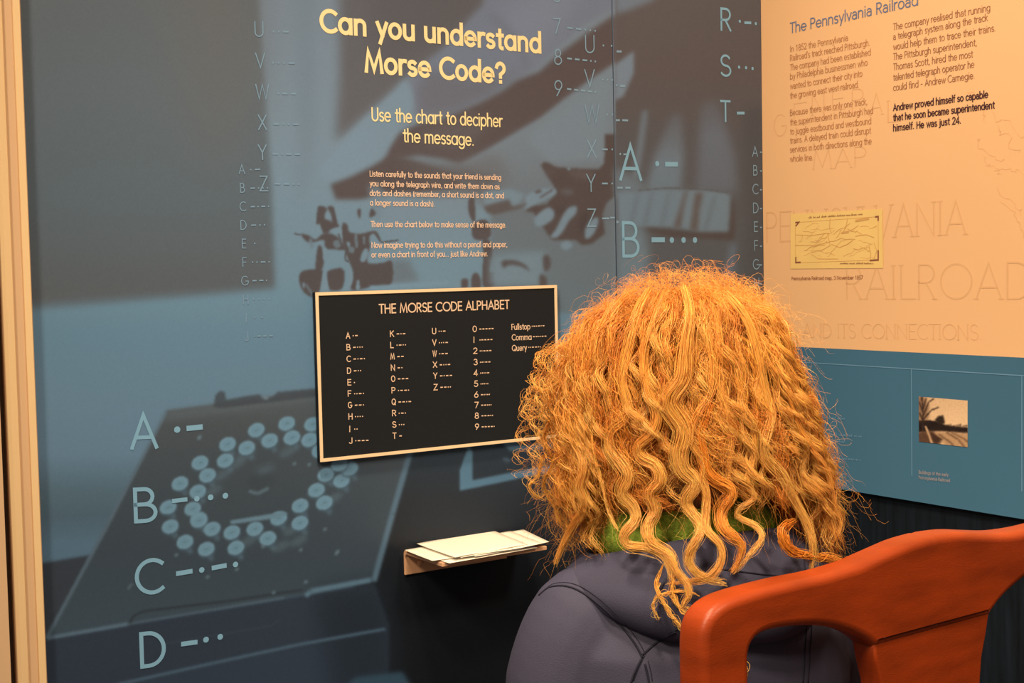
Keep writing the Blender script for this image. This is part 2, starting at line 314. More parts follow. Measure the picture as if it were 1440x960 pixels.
def painted_board(name, pl, a0, a1, z0, z1, zf0, zf1, m, samp, step=.0016, th=.012, parent=None, gain=1.0, front=0):
    'board whose front carries a print: fine grid between zf0 and zf1'
    na = max(2, int((a1 - a0) / step)); A_ = np.linspace(a0, a1, na)
    Z_ = np.linspace(zf0, zf1, max(2, int((zf1 - zf0) / step)))
    if z0 < zf0: Z_ = np.concatenate([[z0], Z_])
    if z1 > zf1: Z_ = np.concatenate([Z_, [z1]])
    nz = len(Z_); ga, gz = np.meshgrid(A_, Z_)
    p, u, n = np.array(pl.p + pl.n * front), np.array(pl.u), np.array(pl.n)
    V = p + ga.ravel()[:, None] * u; V[:, 2] = gz.ravel()
    px, py = proj(V); C = An(samp(px, py), gain)
    i = np.arange((nz - 1) * na).reshape(nz - 1, na)[:, :-1].ravel()
    Q = np.stack([i, i + 1, i + na + 1, i + na], 1)
    # back and rim
    B = np.array([pl.pt(a, z, -th) for a, z in ((a0, z0), (a1, z0), (a1, z1), (a0, z1))]); nb = len(V); V = np.concatenate([V, B]); C = np.concatenate([C, np.tile(C.mean(0) * .3, (4, 1))])
    c00, c10, c11, c01 = 0, na - 1, nz * na - 1, (nz - 1) * na
    Q = np.concatenate([Q, [[nb, nb + 3, nb + 2, nb + 1], [c00, nb, nb + 1, c10], [c10, nb + 1, nb + 2, c11], [c11, nb + 2, nb + 3, c01], [c01, nb + 3, nb, c00]]])
    return link(name, fast_mesh(name, V, Q, C), m, parent)
def fast_mesh(name, V, Q, C=None, smooth=False):
    me = bpy.data.meshes.new(name); me.vertices.add(len(V)); me.vertices.foreach_set('co', np.ascontiguousarray(V, np.float32).ravel())
    k = Q.shape[1]; me.loops.add(len(Q) * k); me.polygons.add(len(Q)); me.loops.foreach_set('vertex_index', Q.astype(np.int32).ravel())
    me.polygons.foreach_set('loop_start', np.arange(0, len(Q) * k, k, dtype=np.int32))
    if smooth: me.polygons.foreach_set('use_smooth', np.ones(len(Q), bool))
    if C is not None:
        at = me.color_attributes.new('Col', 'FLOAT_COLOR', 'POINT'); at.data.foreach_set('color', np.concatenate([C, np.ones((len(C), 1))], 1).astype(np.float32).ravel())
    me.update(); me.validate(); return me

M_print = attr_mat('printed_mural', .46, .2)
SEAM = W1.hit(864, 200)[0]
zlo, zhi = W1.hit(400, 965)[1] - .06, W1.hit(60, -5)[1] + .1
mural_a = painted_board('mural_panel', W1, EDGE - .004, SEAM - .0014, .12, 2.3, zlo, zhi, M_print, sample)
tag(mural_a, 'large blue photo mural panel of a typewriter and hands, carrying the Morse code instructions', 'mural')
mural_b = painted_board('mural_panel', W1, SEAM + .0014, CORNER - .0005, .12, 2.3, zlo + .3, zhi + .05, M_print, sample)
tag(mural_b, 'narrow blue photo mural panel of a pale pleated cuff, between seam and corner', 'mural')

# ------------------------------------------------------------------ stroke lettering
def arc(cx, cy, rx, ry, a0, a1, n=14): return [(cx + rx * math.cos(math.radians(a0 + (a1 - a0) * i / n)), cy + ry * math.sin(math.radians(a0 + (a1 - a0) * i / n))) for i in range(n + 1)]
X = .68; bw = .29; bh = X / 2
def bowl(cx=bw): return arc(cx, bh, bw, bh, 0, 360, 20)
def arch(x0, x1, r=None):
    c = (x0 + x1) / 2; h = (x1 - x0) / 2; return [(x1, 0)] + arc(c, X - h * .95, h, h * .95, 0, 180)
G = {
 'a': (.72, [bowl(), [(.58, X), (.58, 0)]]), 'b': (.72, [bowl(.31), [(.02, 1.05), (.02, 0)]]), 'c': (.58, [arc(bw, bh, bw, bh, 48, 312)]),
 'd': (.72, [bowl(), [(.58, 1.05), (.58, 0)]]), 'e': (.70, [[(.02, bh), (.57, bh)] + arc(bw, bh, bw, bh, 0, 315, 20)]),
 'f': (.40, [arc(.30, .85, .16, .2, 80, 180) + [(.14, 0)], [(0, X), (.32, X)]]), 'g': (.72, [bowl(), [(.58, X), (.58, -.05)] + arc(.30, -.05, .28, .25, 0, -150)]),
 'h': (.66, [[(.02, 1.05), (.02, 0)], arch(.02, .5)]), 'i': (.22, [[(.05, X), (.05, 0)], [(.05, .93), (.05, .95)]]),
 'j': (.24, [[(.08, X), (.08, -.12)] + arc(-.06, -.12, .14, .16, 0, -100), [(.08, .93), (.08, .95)]]), 'k': (.58, [[(.02, 1.05), (.02, 0)], [(.44, X), (.04, .3)], [(.17, .42), (.48, 0)]]),
 'l': (.20, [[(.05, 1.05), (.05, 0)]]), 'm': (.98, [[(.02, X), (.02, 0)], arch(.02, .42), arch(.42, .82)]), 'n': (.66, [[(.02, X), (.02, 0)], arch(.02, .5)]),
 'o': (.70, [bowl()]), 'p': (.72, [bowl(.31), [(.02, X), (.02, -.32)]]), 'q': (.72, [bowl(), [(.58, X), (.58, -.32)]]),
 'r': (.40, [[(.02, X), (.02, 0)], arc(.26, .4, .24, .27, 75, 180)]), 's': (.52, [arc(.21, .505, .19, .165, 35, 270, 12) + arc(.21, .17, .2, .17, 90, -145, 12)]),
 't': (.42, [[(.17, .95), (.17, .14)] + arc(.29, .14, .12, .14, 180, 280), [(0, X), (.34, X)]]), 'u': (.66, [[(.02, X), (.02, .24)] + arc(.26, .24, .24, .24, 180, 360), [(.5, X), (.5, 0)]]),
 'v': (.58, [[(0, X), (.25, 0), (.5, X)]]), 'w': (.86, [[(0, X), (.2, 0), (.39, X), (.58, 0), (.78, X)]]), 'x': (.56, [[(0, X), (.46, 0)], [(.46, X), (0, 0)]]),
 'y': (.58, [[(0, X), (.26, .03)], [(.5, X), (.14, -.32)]]), 'z': (.54, [[(.02, X), (.44, X), (0, 0), (.46, 0)]]),
 'A': (.84, [[(0, 0), (.37, 1), (.74, 0)], [(.13, .32), (.61, .32)]]), 'B': (.70, [[(.03, 0), (.03, 1), (.28, 1)] + arc(.28, .76, .22, .24, 90, -90, 10) + [(.03, .52)], [(.28, .52)] + arc(.3, .26, .27, .26, 90, -90, 10) + [(.03, 0)]]),
 'C': (.86, [arc(.46, .5, .46, .5, 50, 310, 22)]), 'D': (.84, [[(.03, 0), (.03, 1), (.25, 1)] + arc(.25, .5, .48, .5, 90, -90, 16) + [(.03, 0)]]), 'E': (.62, [[(.5, 1), (.03, 1), (.03, 0), (.5, 0)], [(.03, .52), (.46, .52)]]),
 'F': (.58, [[(.5, 1), (.03, 1), (.03, 0)], [(.03, .5), (.44, .5)]]), 'G': (.94, [arc(.46, .5, .46, .5, 48, 345, 22) + [(.9, .46), (.54, .46)]]), 'H': (.80, [[(.03, 0), (.03, 1)], [(.65, 0), (.65, 1)], [(.03, .52), (.65, .52)]]),
 'I': (.24, [[(.06, 0), (.06, 1)]]), 'J': (.50, [[(.36, 1), (.36, .2)] + arc(.18, .2, .18, .2, 0, -160)]), 'K': (.68, [[(.03, 0), (.03, 1)], [(.55, 1), (.05, .48)], [(.17, .6), (.58, 0)]]), 'L': (.54, [[(.03, 1), (.03, 0), (.44, 0)]]),
 'M': (.98, [[(0, 0), (.12, 1), (.43, .1), (.74, 1), (.86, 0)]]), 'N': (.84, [[(.03, 0), (.03, 1), (.7, 0), (.7, 1)]]), 'O': (1.04, [arc(.48, .5, .48, .5, 0, 360, 26)]), 'P': (.64, [[(.03, 0), (.03, 1), (.27, 1)] + arc(.27, .74, .25, .26, 90, -90, 10) + [(.03, .48)]]),
 'Q': (1.04, [arc(.48, .5, .48, .5, 0, 360, 26), [(.58, .28), (.9, -.05)]]), 'R': (.68, [[(.03, 0), (.03, 1), (.27, 1)] + arc(.27, .74, .25, .26, 90, -90, 10) + [(.03, .48)], [(.25, .48), (.54, 0)]]),
 'S': (.64, [arc(.27, .75, .24, .25, 30, 270, 14) + arc(.27, .25, .27, .25, 90, -150, 14)]), 'T': (.64, [[(0, 1), (.56, 1)], [(.28, 1), (.28, 0)]]), 'U': (.78, [[(.03, 1), (.03, .3)] + arc(.33, .3, .3, .3, 180, 360) + [(.63, 1)]]), 'V': (.76, [[(0, 1), (.34, 0), (.68, 1)]]),
 'W': (1.06, [[(0, 1), (.24, 0), (.49, 1), (.74, 0), (.98, 1)]]), 'X': (.70, [[(0, 1), (.6, 0)], [(.6, 1), (0, 0)]]), 'Y': (.70, [[(0, 1), (.3, .48), (.6, 1)], [(.3, .48), (.3, 0)]]), 'Z': (.66, [[(.02, 1), (.56, 1), (0, 0), (.58, 0)]]),
 '0': (.66, [arc(.28, .5, .28, .5, 0, 360, 22)]), '1': (.66, [[(.14, .82), (.32, 1), (.32, 0)]]), '2': (.66, [arc(.28, .72, .25, .28, 165, -35, 12) + [(.02, 0), (.54, 0)]]), '3': (.66, [arc(.26, .76, .22, .24, 150, -80, 10), arc(.26, .27, .26, .27, 85, -150, 12)]),
 '4': (.66, [[(.42, 0), (.42, 1), (0, .25), (.58, .25)]]), '5': (.66, [[(.48, 1), (.14, 1), (.08, .56)] + arc(.26, .31, .28, .31, 115, -150, 12)]), '6': (.66, [[(.4, 1), (.06, .45)], arc(.28, .3, .27, .3, 0, 360, 18)]), '7': (.66, [[(.02, 1), (.54, 1), (.16, 0)]]),
 '8': (.66, [arc(.28, .76, .21, .24, 0, 360, 16), arc(.28, .26, .27, .26, 0, 360, 18)]), '9': (.66, [[(.16, 0), (.5, .55)], arc(.28, .7, .27, .3, 0, 360, 18)]),
 '.': (.26, [[(.06, .03), (.06, .05)]]), ',': (.26, [[(.09, .06), (.02, -.14)]]), '?': (.60, [arc(.25, .74, .24, .26, 170, -60, 12) + [(.25, .42), (.25, .28)], [(.25, .02), (.25, .05)]]), '(': (.32, [arc(.4, .4, .35, .65, 130, 230, 8)]), ')': (.32, [arc(-.15, .4, .35, .65, 50, -50, 8)]),
 '-': (.5, [[(.04, .36), (.36, .36)]]), "'": (.2, [[(.06, 1.02), (.04, .82)]]), ' ': (.34, []), '|': (.8, [[(.0, .36), (.7, .36)]])}
DS = {'a': (.62, [arc(.24, .46, .22, .22, 150, 0, 8) + [(.46, 0)], arc(.23, .2, .23, .2, 60, 360, 14)]), 't': (.40, [[(.15, .9), (.15, .14)] + arc(.27, .14, .12, .14, 180, 280), [(0, X), (.32, X)]])}

class Ink:
    'flat printed lettering collected into one mesh'
    def __init__(s, pl, off): s.pl, s.off, s.v, s.f = pl, off, [], []
    def ribbon(s, pts, w, cap=.8):
        'pts in plane coordinates'
        pts = [p for i, p in enumerate(pts) if i == 0 or math.hypot(p[0] - pts[i - 1][0], p[1] - pts[i - 1][1]) > 1e-7]
        if len(pts) < 2: return
        pts = [Vector(p) for p in pts]; closed = (pts[0] - pts[-1]).length < 1e-6
        n = len(pts); h = w / 2; s.k = getattr(s, 'k', 0) + 1; lay = (s.k % 7) * 3e-5
        if not closed:
            d = (pts[0] - pts[1]).normalized() * h * cap; e = (pts[-1] - pts[-2]).normalized() * h * cap; pts[0] = pts[0] + d; pts[-1] = pts[-1] + e
        b = len(s.v)
        for i in range(n):
            if closed: a, c = pts[(i - 1) % (n - 1)], pts[(i + 1) % (n - 1)]
            else: a, c = pts[max(i - 1, 0)], pts[min(i + 1, n - 1)]
            d0 = (pts[i] - a); d1 = (c - pts[i])
            d0 = d0.normalized() if d0.length > 1e-9 else d1.normalized(); d1 = d1.normalized() if d1.length > 1e-9 else d0
            t = d0 + d1; t = t.normalized() if t.length > 1e-3 else d1
            m = Vector((-t.y, t.x)); k = min(1 / max(abs(m.dot(Vector((-d1.y, d1.x)))), .3), 2.6)
            for sg in (1, -1): q = pts[i] + m * (h * k * sg); s.v.append(s.pl.pt(q.x, q.y, s.off + lay))
        for i in range(n - 1): s.f.append((b + 2 * i, b + 2 * i + 1, b + 2 * i + 3, b + 2 * i + 2))
    def text(s, txt, x0, y0, x1, y1, cap, wt=.12, font=None, serif=False):
        tk = .05 + max(0, wt - .12) * .6
        'baseline from photo pixel (x0,y0) to (x1,y1); cap height in pixels'
        a0, z0 = s.pl.hit(x0, y0); a1, z1 = s.pl.hit(x1, y1); zc = s.pl.hit(x0, y0 - cap)[1]
        H = zc - z0; gl = [(font or {}).get(c) or G[c] for c in txt]
        tot = sum(g[0] + tk for g in gl[:-1]) + max([p[0] for st in gl[-1][1] for p in st] or [0])
        sx = (a1 - a0) / tot; x = 0
        for g in gl:
            for st in g[1]:
                P = [(a0 + (x + p[0]) * sx, z0 + (z1 - z0) * (x + p[0]) / tot + p[1] * H) for p in st]
                s.ribbon(P, wt * H)
                if serif:
                    for e, q in ((st[0], P[0]), (st[-1], P[-1])):
                        if len(st) < 8 and (e[1] in (0, 1)): s.ribbon([(q[0] - .09 * H, q[1]), (q[0] + .09 * H, q[1])], wt * H * .8, 0)
            x += g[0] + tk
    def glyph(s, c, cx, cy, hpx, wt=.1, asp=1.0):
        'one character centred on a photo pixel'
        wpx = max([p[0] for st in G[c][1] for p in st]) * hpx * asp
        s.text(c, cx - wpx / 2, cy + hpx / 2, cx + max(wpx, .2) / 2, cy + hpx / 2, hpx, wt) if wpx > hpx * .12 else s.seg(cx, cy - hpx / 2, cx, cy + hpx / 2, hpx * wt)
    def seg(s, x0, y0, x1, y1, wpx, cap=.8):
        a, b = s.pl.hit(x0, y0), s.pl.hit(x1, y1); k = s.pl.hit(x0, y0 - 10); s.ribbon([a, b], wpx * (k[1] - a[1]) / 10, cap)
    def dot(s, x, y, rpx):
        a, z = s.pl.hit(x, y); r = rpx * (s.pl.hit(x, y - 10)[1] - z) / 10; b = len(s.v)
        for i in range(12): s.v.append(s.pl.pt(a + r * math.cos(i * PI / 6), z + r * math.sin(i * PI / 6), s.off))
        s.f.append(tuple(range(b, b + 12)))
    def code(s, cd, x0, y0, x1, y1, wpx):
        u = sum(1 if c == '.' else 3 for c in cd) + 1.6 * (len(cd) - 1); x = 0
        L = lambda t: (x0 + (x1 - x0) * t / u, y0 + (y1 - y0) * t / u)
        for c in cd:
            if c == '.': s.dot(*L(x + .5), wpx * .6); x += 2.6
            else: s.seg(*L(x + .2), *L(x + 2.8), wpx, .3); x += 4.6
    def build(s, name, m, parent, label=None):
        'one part per block of lettering that stands apart'
        n = len(s.f)
        if not n: return None
        B = [(min(s.v[i].x for i in f), max(s.v[i].x for i in f), min(s.v[i].y for i in f), max(s.v[i].y for i in f), min(s.v[i].z for i in f), max(s.v[i].z for i in f)) for f in s.f]
        B = np.array(B); lo, hi = B[:, 0::2], B[:, 1::2]; par = np.arange(n)
        sz = (hi - lo).max(1); last = 0
        for it in range(40):
            gap = np.maximum(0, np.maximum(lo[:, None] - hi[None], lo[None] - hi[:, None])); near = np.sqrt((gap ** 2).sum(2)) <= np.maximum(.019, .49 * np.maximum(sz[:, None], sz[None]))
            new = np.array([par[near[i]].min() for i in range(n)]); new = new[new]
            if (new == par).all(): break
            par = new
        keys = [k for k in dict.fromkeys(par.tolist())]
        if len(keys) > 12: par[:] = 0; keys = [0]
        first = None
        for k in keys:
            mp_ = {}; fs = []
            for i in range(n):
                if par[i] == k: fs.append([mp_.setdefault(q, len(mp_)) for q in s.f[i]])
            vs = [None] * len(mp_)
            for q, t in mp_.items(): vs[t] = s.v[q]
            o = pobj(name, vs, fs, m, parent); first = first or o
            if label: o['label'] = label
        return first
MORSE = dict(A='.-', B='-...', C='-.-.', D='-..', E='.', F='..-.', G='--.', H='....', I='..', J='.---', K='-.-', L='.-..', M='--', N='-.', O='---', P='.--.', Q='--.-', R='.-.', S='...', T='-', U='..-', V='...-', W='.--', X='-..-', Y='-.--', Z='--..')
MORSE.update({'0': '-----', '1': '.----', '2': '..---', '3': '...--', '4': '....-', '5': '.....', '6': '-....', '7': '--...', '8': '---..', '9': '----.'})

M_cream = mat('cream_print', A(250, 212, 140), .6, .2)
M_salmon = mat('pale_print', A(240, 190, 145), .6, .2)
M_faint = mat('faint_print', A(128, 150, 155), .6, .2)
M_faint2 = mat('fainter_print', A(122, 142, 148), .6, .2)
M_big = mat('pale_blue_print', A(128, 162, 168), .6, .2)

T = Ink(W1, .0006)
T.text('Can you understand', 452, 43.3, 759, 73.3, 29, .205); T.text('Morse Code?', 515, 100, 709, 116.5, 28.5, .205)
T.text('Use the chart to decipher', 523, 169.5, 706, 178.2, 18, .125); T.text('the message.', 567, 199, 665, 204.5, 17.5, .125)
T.build('heading_lettering', M_cream, mural_a)
T = Ink(W1, .0006)
for t, x0, y0, x1, y1 in (('Listen carefully to the sounds that your friend is sending', 520, 247.8, 704, 253), ('you along the telegraph wire, and write them down as', 520, 261.5, 702, 266), ('dots and dashes (remember, a short sound is a dot, and', 520, 275, 708, 278.5), ('a longer sound is a dash).', 520.5, 288.5, 610, 290.2), ('Then use the chart below to make sense of the message.', 521.5, 318.8, 711, 319.6), ('Now imagine trying to do this without a pencil and paper,', 522.5, 348.3, 712.5, 347), ('or even a chart in front of you... just like Andrew.', 522.5, 361.8, 685, 360)):
    T.text(t, x0, y0, x1, y1, 7.6, .15)
T.build('instruction_lettering', M_salmon, mural_a)
# faint alphabets on the first panel
T = Ink(W1, .0006)
for c, x, y, cx0, cx1, cy in (('U', 364, 41, 383, 406, 44.5), ('V', 366, 85, 382, 414, 88.5), ('W', 369, 129, 390, 416, 131.5), ('X', 369, 172, 384, 420, 174.5), ('Y', 369, 214, 383, 422, 216.5), ('Z', 371, 258, 386, 421, 258.5)):
    T.glyph(c, x, y, 20.5, .085, .9); T.code(MORSE[c], cx0, cy, cx1, cy + .4, 2.2)
for i, c in enumerate('ABCDEFGHIJ'):
    T.glyph(c, 340 + i * .75, 238 + i * 26.1, 12.5, .1, .85); n = len(MORSE[c]); T.code(MORSE[c], 351 + i * .6, 238.6 + i * 26, 355 + i * .6 + 6 * n * (1 - .15 * MORSE[c].count('.') / n), 238 + i * 26, 1.9)
T.build('alphabet_lettering', M_faint2, mural_a, 'faint pale letters with dots and dashes')
T = Ink(W1, .0006)
for c, x, y, cy in (('6', 783, -8, -3), ('7', 783, 37, 41), ('8', 784.5, 80, 84), ('9', 785, 124, 127)):
    T.glyph(c, x, y, 21, .085, .85); T.code(MORSE[c], 797, cy - 2, 838, cy + 2.5, 2.4)
for c, x, y, bits in (('U', 829, 62, '..'), ('V', 829, 110, '...'), ('W', 832.5, 160, '..'), ('X', 832, 209, '-.'), ('Y', 831, 257, '-.'), ('Z', 832, 306, '-')):
    T.glyph(c, x, y, 24, .08, .82); T.code(bits, 852.5 if c == 'W' else 846, y + (2 if c in 'UV' else 1), 862 if bits != '-' else 857, y + (2.5 if c in 'UV' else 1), 2.5)
T.seg(858.5, 306, 863.5, 306, 2.5)
T.build('number_lettering', M_faint, mural_a, 'pale numbers and letters with dots and dashes')
T = Ink(W1, .0006)
T.text('A', 185.5, 630, 220, 628.5, 46, .115); T.dot(249, 603.8, 4.6); T.seg(265, 602, 282, 600.2, 7.5)
T.text('B', 189.5, 733, 219, 731, 45, .125); T.seg(244, 704, 261, 702, 6); T.dot(276.7, 701, 4); T.dot(296, 699, 4.2); T.dot(316.7, 696.7, 4.2)
T.text('C', 193, 835, 229, 831, 46, .125); T.seg(250, 806, 268, 803, 6.6); T.dot(283.5, 801, 4); T.seg(300, 798, 316, 795, 6.6); T.dot(331, 793.3, 4)
T.text('D', 198.5, 937, 231, 933, 46, .125); T.seg(257, 905, 275, 902.5, 6.6); T.dot(289.5, 899, 4.2); T.dot(309.5, 895, 4.2)
T.build('morse_lettering', M_big, mural_a, 'large pale blue letters A to D with their codes')
T = Ink(W1, .0006)
T.text('A', 872.5, 252, 901, 252.5, 48, .1); T.dot(924, 230, 3.8); T.seg(937, 231, 951, 231, 6.6)
T.text('B', 875.5, 360, 897.5, 360, 47, .1); T.seg(918, 337, 932.5, 337, 7); [T.dot(x, 337.4, 4.2) for x in (944.5, 961, 977)]
T.text('R', 1013.5, 42, 1027, 43, 30, .11); T.dot(1040, 30, 2.2); T.seg(1047.5, 32, 1055, 32.2, 3.8); T.dot(1062.5, 33.3, 2.2)
T.text('S', 1013.5, 106, 1027, 107, 28.5, .11); [T.dot(x, y, 2.3) for x, y in ((1039, 94.5), (1048.8, 95.3), (1058, 96.3))]
T.text('T', 1013.5, 170, 1026.5, 170.5, 28, .11); T.seg(1037, 159, 1045.5, 159, 4)
T.build('morse_lettering', M_big, mural_b, 'large pale blue letters with their codes')
T = Ink(W1, .0006)
T.seg(867.5, 72.3, 873, 72.5, 2.8); T.dot(866.6, 120, 1.5); T.seg(872, 120.8, 878, 121, 2.8); T.seg(866.5, 169, 870.5, 169, 2.8); T.seg(875.5, 169, 882, 169.3, 2.8); T.dot(872, 216.5, 1.6); T.seg(877, 217, 881, 217, 2.6); T.seg(868.5, 264, 874.5, 264, 2.8); T.seg(880, 264, 885.5, 264, 2.8); T.dot(868, 312, 2)
for i, c in enumerate('ABCDEFGHI'):
    T.glyph(c, 1061.5 + .3 * i, 213 + i * 26.4, 13.5, .1, .72); T.seg(1069, 214 + i * 26.4, 1070.5, 214 + i * 26.4, 2)
T.build('alphabet_lettering', M_faint, mural_b, 'small pale alphabet beside the corner')

# ------------------------------------------------------------------ Morse chart
CHO = .010
cq = [W1.hit(x, y, CHO) for x, y in ((443, 411), (782.5, 400.5), (786.5, 614.5), (450, 649.5))]
a0 = (cq[0][0] + cq[3][0]) / 2; a1 = (cq[1][0] + cq[2][0]) / 2
M_chart = mat('chart_black', A(33, 32, 30), .55, .15); M_edge = mat('chart_border', A(252, 200, 140), .6, .2)
def quadslab(name, q, d0, d1, m, parent=None):
    bm = bmesh.new(); vs = [bm.verts.new(W1.pt(a, z, d)) for d in (d0, d1) for a, z in q]
    for f in ((0, 1, 2, 3), (4, 5, 6, 7), (0, 1, 5, 4), (1, 2, 6, 5), (2, 3, 7, 6), (3, 0, 4, 7)): bm.faces.new([vs[i] for i in f])
    return bobj(name, bm, m, parent)
chart = tag(quadslab('morse_chart', cq, .0005, CHO, M_chart), 'black chart board with thin cream border listing the Morse alphabet', 'chart')
bwid = .0052; inn = [(cq[0][0] + bwid, cq[0][1] - bwid), (cq[1][0] - bwid, cq[1][1] - bwid), (cq[2][0] - bwid, cq[2][1] + bwid), (cq[3][0] + bwid, cq[3][1] + bwid)]
vs, fs = [], []
for d in (CHO + .0002, CHO + .0016):
    vs += [W1.pt(a, z, d) for a, z in cq] + [W1.pt(a, z, d) for a, z in inn]
for i in range(4):
    j = (i + 1) % 4
    fs += [(8 + i, 8 + j, 12 + j, 12 + i), (i, j, 4 + j, 4 + i), (i, j, 8 + j, 8 + i), (4 + i, 4 + j, 12 + j, 12 + i)]
pobj('border', vs, fs, M_edge, chart)
M_ctext = mat('chart_print', A(240, 188, 138), .6, .2)
C5 = lambda x, y: (430 + x / 3.557, 380 + y / 3.557)
T = Ink(W1, CHO + .0005)
T.text('THE MORSE CODE ALPHABET', *C5(353, 214), *C5(1000, 190), 12.2, .15); T.build('title_lettering', M_ctext, chart)
T = Ink(W1, CHO + .0005)
def crow(c, x, y, cl):
    px, py = C5(x, y); wp = 5.0 * min(1.0, G[c][0] / .66)
    if c in 'I1': T.seg(px + 1, py - 3.9, px + 1, py + 3.9, 1.3)
    else: T.text(c, px, py + 3.9, px + wp, py + 3.8, 7.8, .16)
    cx, cy = C5(x + 24 + 9 * (wp / 5 - .55) + 4, y + 1); n = sum(1 if q == '.' else 3 for q in MORSE[c]) + 1.6 * (len(MORSE[c]) - 1)
    T.code(MORSE[c], cx, cy, cx + n * cl, cy - n * cl * .04, 1.5)
for i, (c, y) in enumerate(zip('ABCDEFGHIJ', (325, 383, 441, 500, 558, 614, 671, 728, 790, 848))): crow(c, 188 + i * 1.7, y, 1.25)
for i, (c, y) in enumerate(zip('KLMNOPQRST', (316, 372, 429, 485, 540, 598, 655, 711, 768, 824))): crow(c, 407 + i * 1.5, y, 1.2)
for i, (c, y) in enumerate(zip('UVWXYZ', (303, 360, 415, 470, 525, 582))): crow(c, 617 + i * 1.6, y, 1.15)
for i, (c, y) in enumerate(zip('0123456789', (292, 346, 401, 457, 511, 565, 619, 671, 724, 779))): crow(c, 820 + i * 1.3, y, .92)
for t, x0, x1, y, c0, c1, cd_ in (('Fullstop', 1013, 1105, 283, 1114, 1176, '.-.-.-'), ('Comma', 1015, 1111, 335, 1119, 1186, '--..--'), ('Query', 1016, 1088, 388, 1097, 1157, '..--..')):
    T.text(t, *C5(x0, y + 13), *C5(x1, y + 10), 7.6, .15); T.code(cd_, *C5(c0, y - 4), *C5(c1, y - 7), 1.4)
T.build('chart_lettering', M_ctext, chart)

# ------------------------------------------------------------------ corner post beside the mural
M_post = mat('post_lit_facet', A(250, 196, 128), .55, .3); M_post2 = mat('post_tan', A(218, 166, 112), .6, .25)  # paler copy of the tan: light on the edge facets put into colour
pl_ = lambda x: W1.hit(x, 960)[0]
def extr(name, prof, z0, z1, m, parent=None):
    bm = bmesh.new(); lo = [bm.verts.new(W1.pt(a, z0, d)) for a, d in prof]; hi = [bm.verts.new(W1.pt(a, z1, d)) for a, d in prof]; n = len(prof)
    for i in range(n): bm.faces.new((lo[i], lo[(i + 1) % n], hi[(i + 1) % n], hi[i]))
    bm.faces.new(lo); bm.faces.new(hi[::-1]); return bobj(name, bm, m, parent)
def a_at(x, off): return W1.hit(x, 960, off)[0]
post = extr('trim_1', [(a_at(66, .0), -.012), (a_at(66.5, .012), .012), (a_at(57, .022), .022), (a_at(25, .022), .022), (a_at(24, .0), -.012)], 0, 2.5, M_post2); tag(post, kind='structure')
extr('bead', [(a_at(66.5, .013), .010), (a_at(65.5, .024), .024), (a_at(56, .026), .026), (a_at(55, .0215), .0215), (a_at(57, .015), .012)], 0, 2.5, M_post, post)['label'] = 'pale raised edge strip'
extr('bead', [(a_at(41.5, .0215), .0215), (a_at(40.5, .028), .028), (a_at(31, .032), .032), (a_at(26, .026), .026), (a_at(25, .0215), .0215)], 0, 2.5, M_post, post)['label'] = 'pale rounded edge strip'
extr('trim_2', [(a_at(16, .02), .02), (a_at(16, .02), -.012), (a_at(-160, .02), -.012), (a_at(-160, .02), .02)], 0, 2.5, M_post2)['kind'] = 'structure'

# ------------------------------------------------------------------ wall of the corner: cream and blue board
M_peach = mat('peach_print', A(247, 178, 112), .6, .25, 0, 1, .012, 3); M_blue = mat('blue_print', A(70, 103, 111), .6, .15, 0, 1, .03, 4)
zb = [W2.hit(x, y)[1] for x, y in ((1197, 690), (1440, 730))]; zm = [W2.hit(x, y)[1] for x, y in ((1103, 486.7), (1440, 502.7))]
zb = sum(zb) / 2; zm = sum(zm) / 2
board = tag(empty('display_panel', W2.pt(.6, zb, 0)), 'tall railroad history panel, cream above and blue below, next to the corner', 'sign')
slab(W2, .0, 1.5, zm, 2.3, 0, -.012, 'cream_board', M_peach, board)['label'] = 'cream upper half carrying the railroad story'
blue = slab(W2, .0, 1.5, zb, zm, 0, -.012, 'blue_board', M_blue, board); blue['label'] = 'blue lower band'
C3 = lambda x, y: (960 + x / 3, y / 3)
M_t1 = mat('slate_print', A(112, 112, 122), .6, .2); M_t2 = mat('brown_print', A(190, 122, 72), .6, .2); M_t2b = mat('dark_brown_print', A(160, 98, 60), .6, .2); M_t3 = mat('bold_print', A(78, 40, 38), .6, .2)
M_ghost = mat('ghost_print', A(237, 169, 104), .6, .2); M_line = mat('rule_print', A(112, 140, 148), .6, .2)
T = Ink(W2, .0006); T.text('The Pennsylvania Railroad', *C3(455, 140), *C3(992, 21), 14, .12, DS); T.build('title_lettering', M_t1, board)
T = Ink(W2, .0006)
for t, x0, y0, x1, y1 in (('In 1852 the Pennsylvania', 455, 219, 697, 171), ("Railroad's track reached Pittsburgh.", 455, 257, 788, 192), ('The company had been established', 455, 297, 793, 232), ('by Philadelphia businessmen who', 455, 335, 780, 275), ('wanted to connect their city into', 455, 376, 758, 322), ('the growing east west railroad.', 455, 416, 742, 368), ('Because there was only one track,', 455, 488, 778, 440), ('the superintendent in Pittsburgh had', 455, 528, 803, 478), ('to juggle eastbound and westbound', 455, 567, 795, 522), ('trains. A delayed train could disrupt', 455, 605, 795, 562), ('services in both directions along the', 455, 643, 797, 607), ('whole line.', 455, 682, 550, 675)):
    T.text(t, *C3(x0, y0), *C3(x1, y1), 8.2, .11, DS)
T.build('story_lettering', M_t2, board)
T = Ink(W2, .0006)
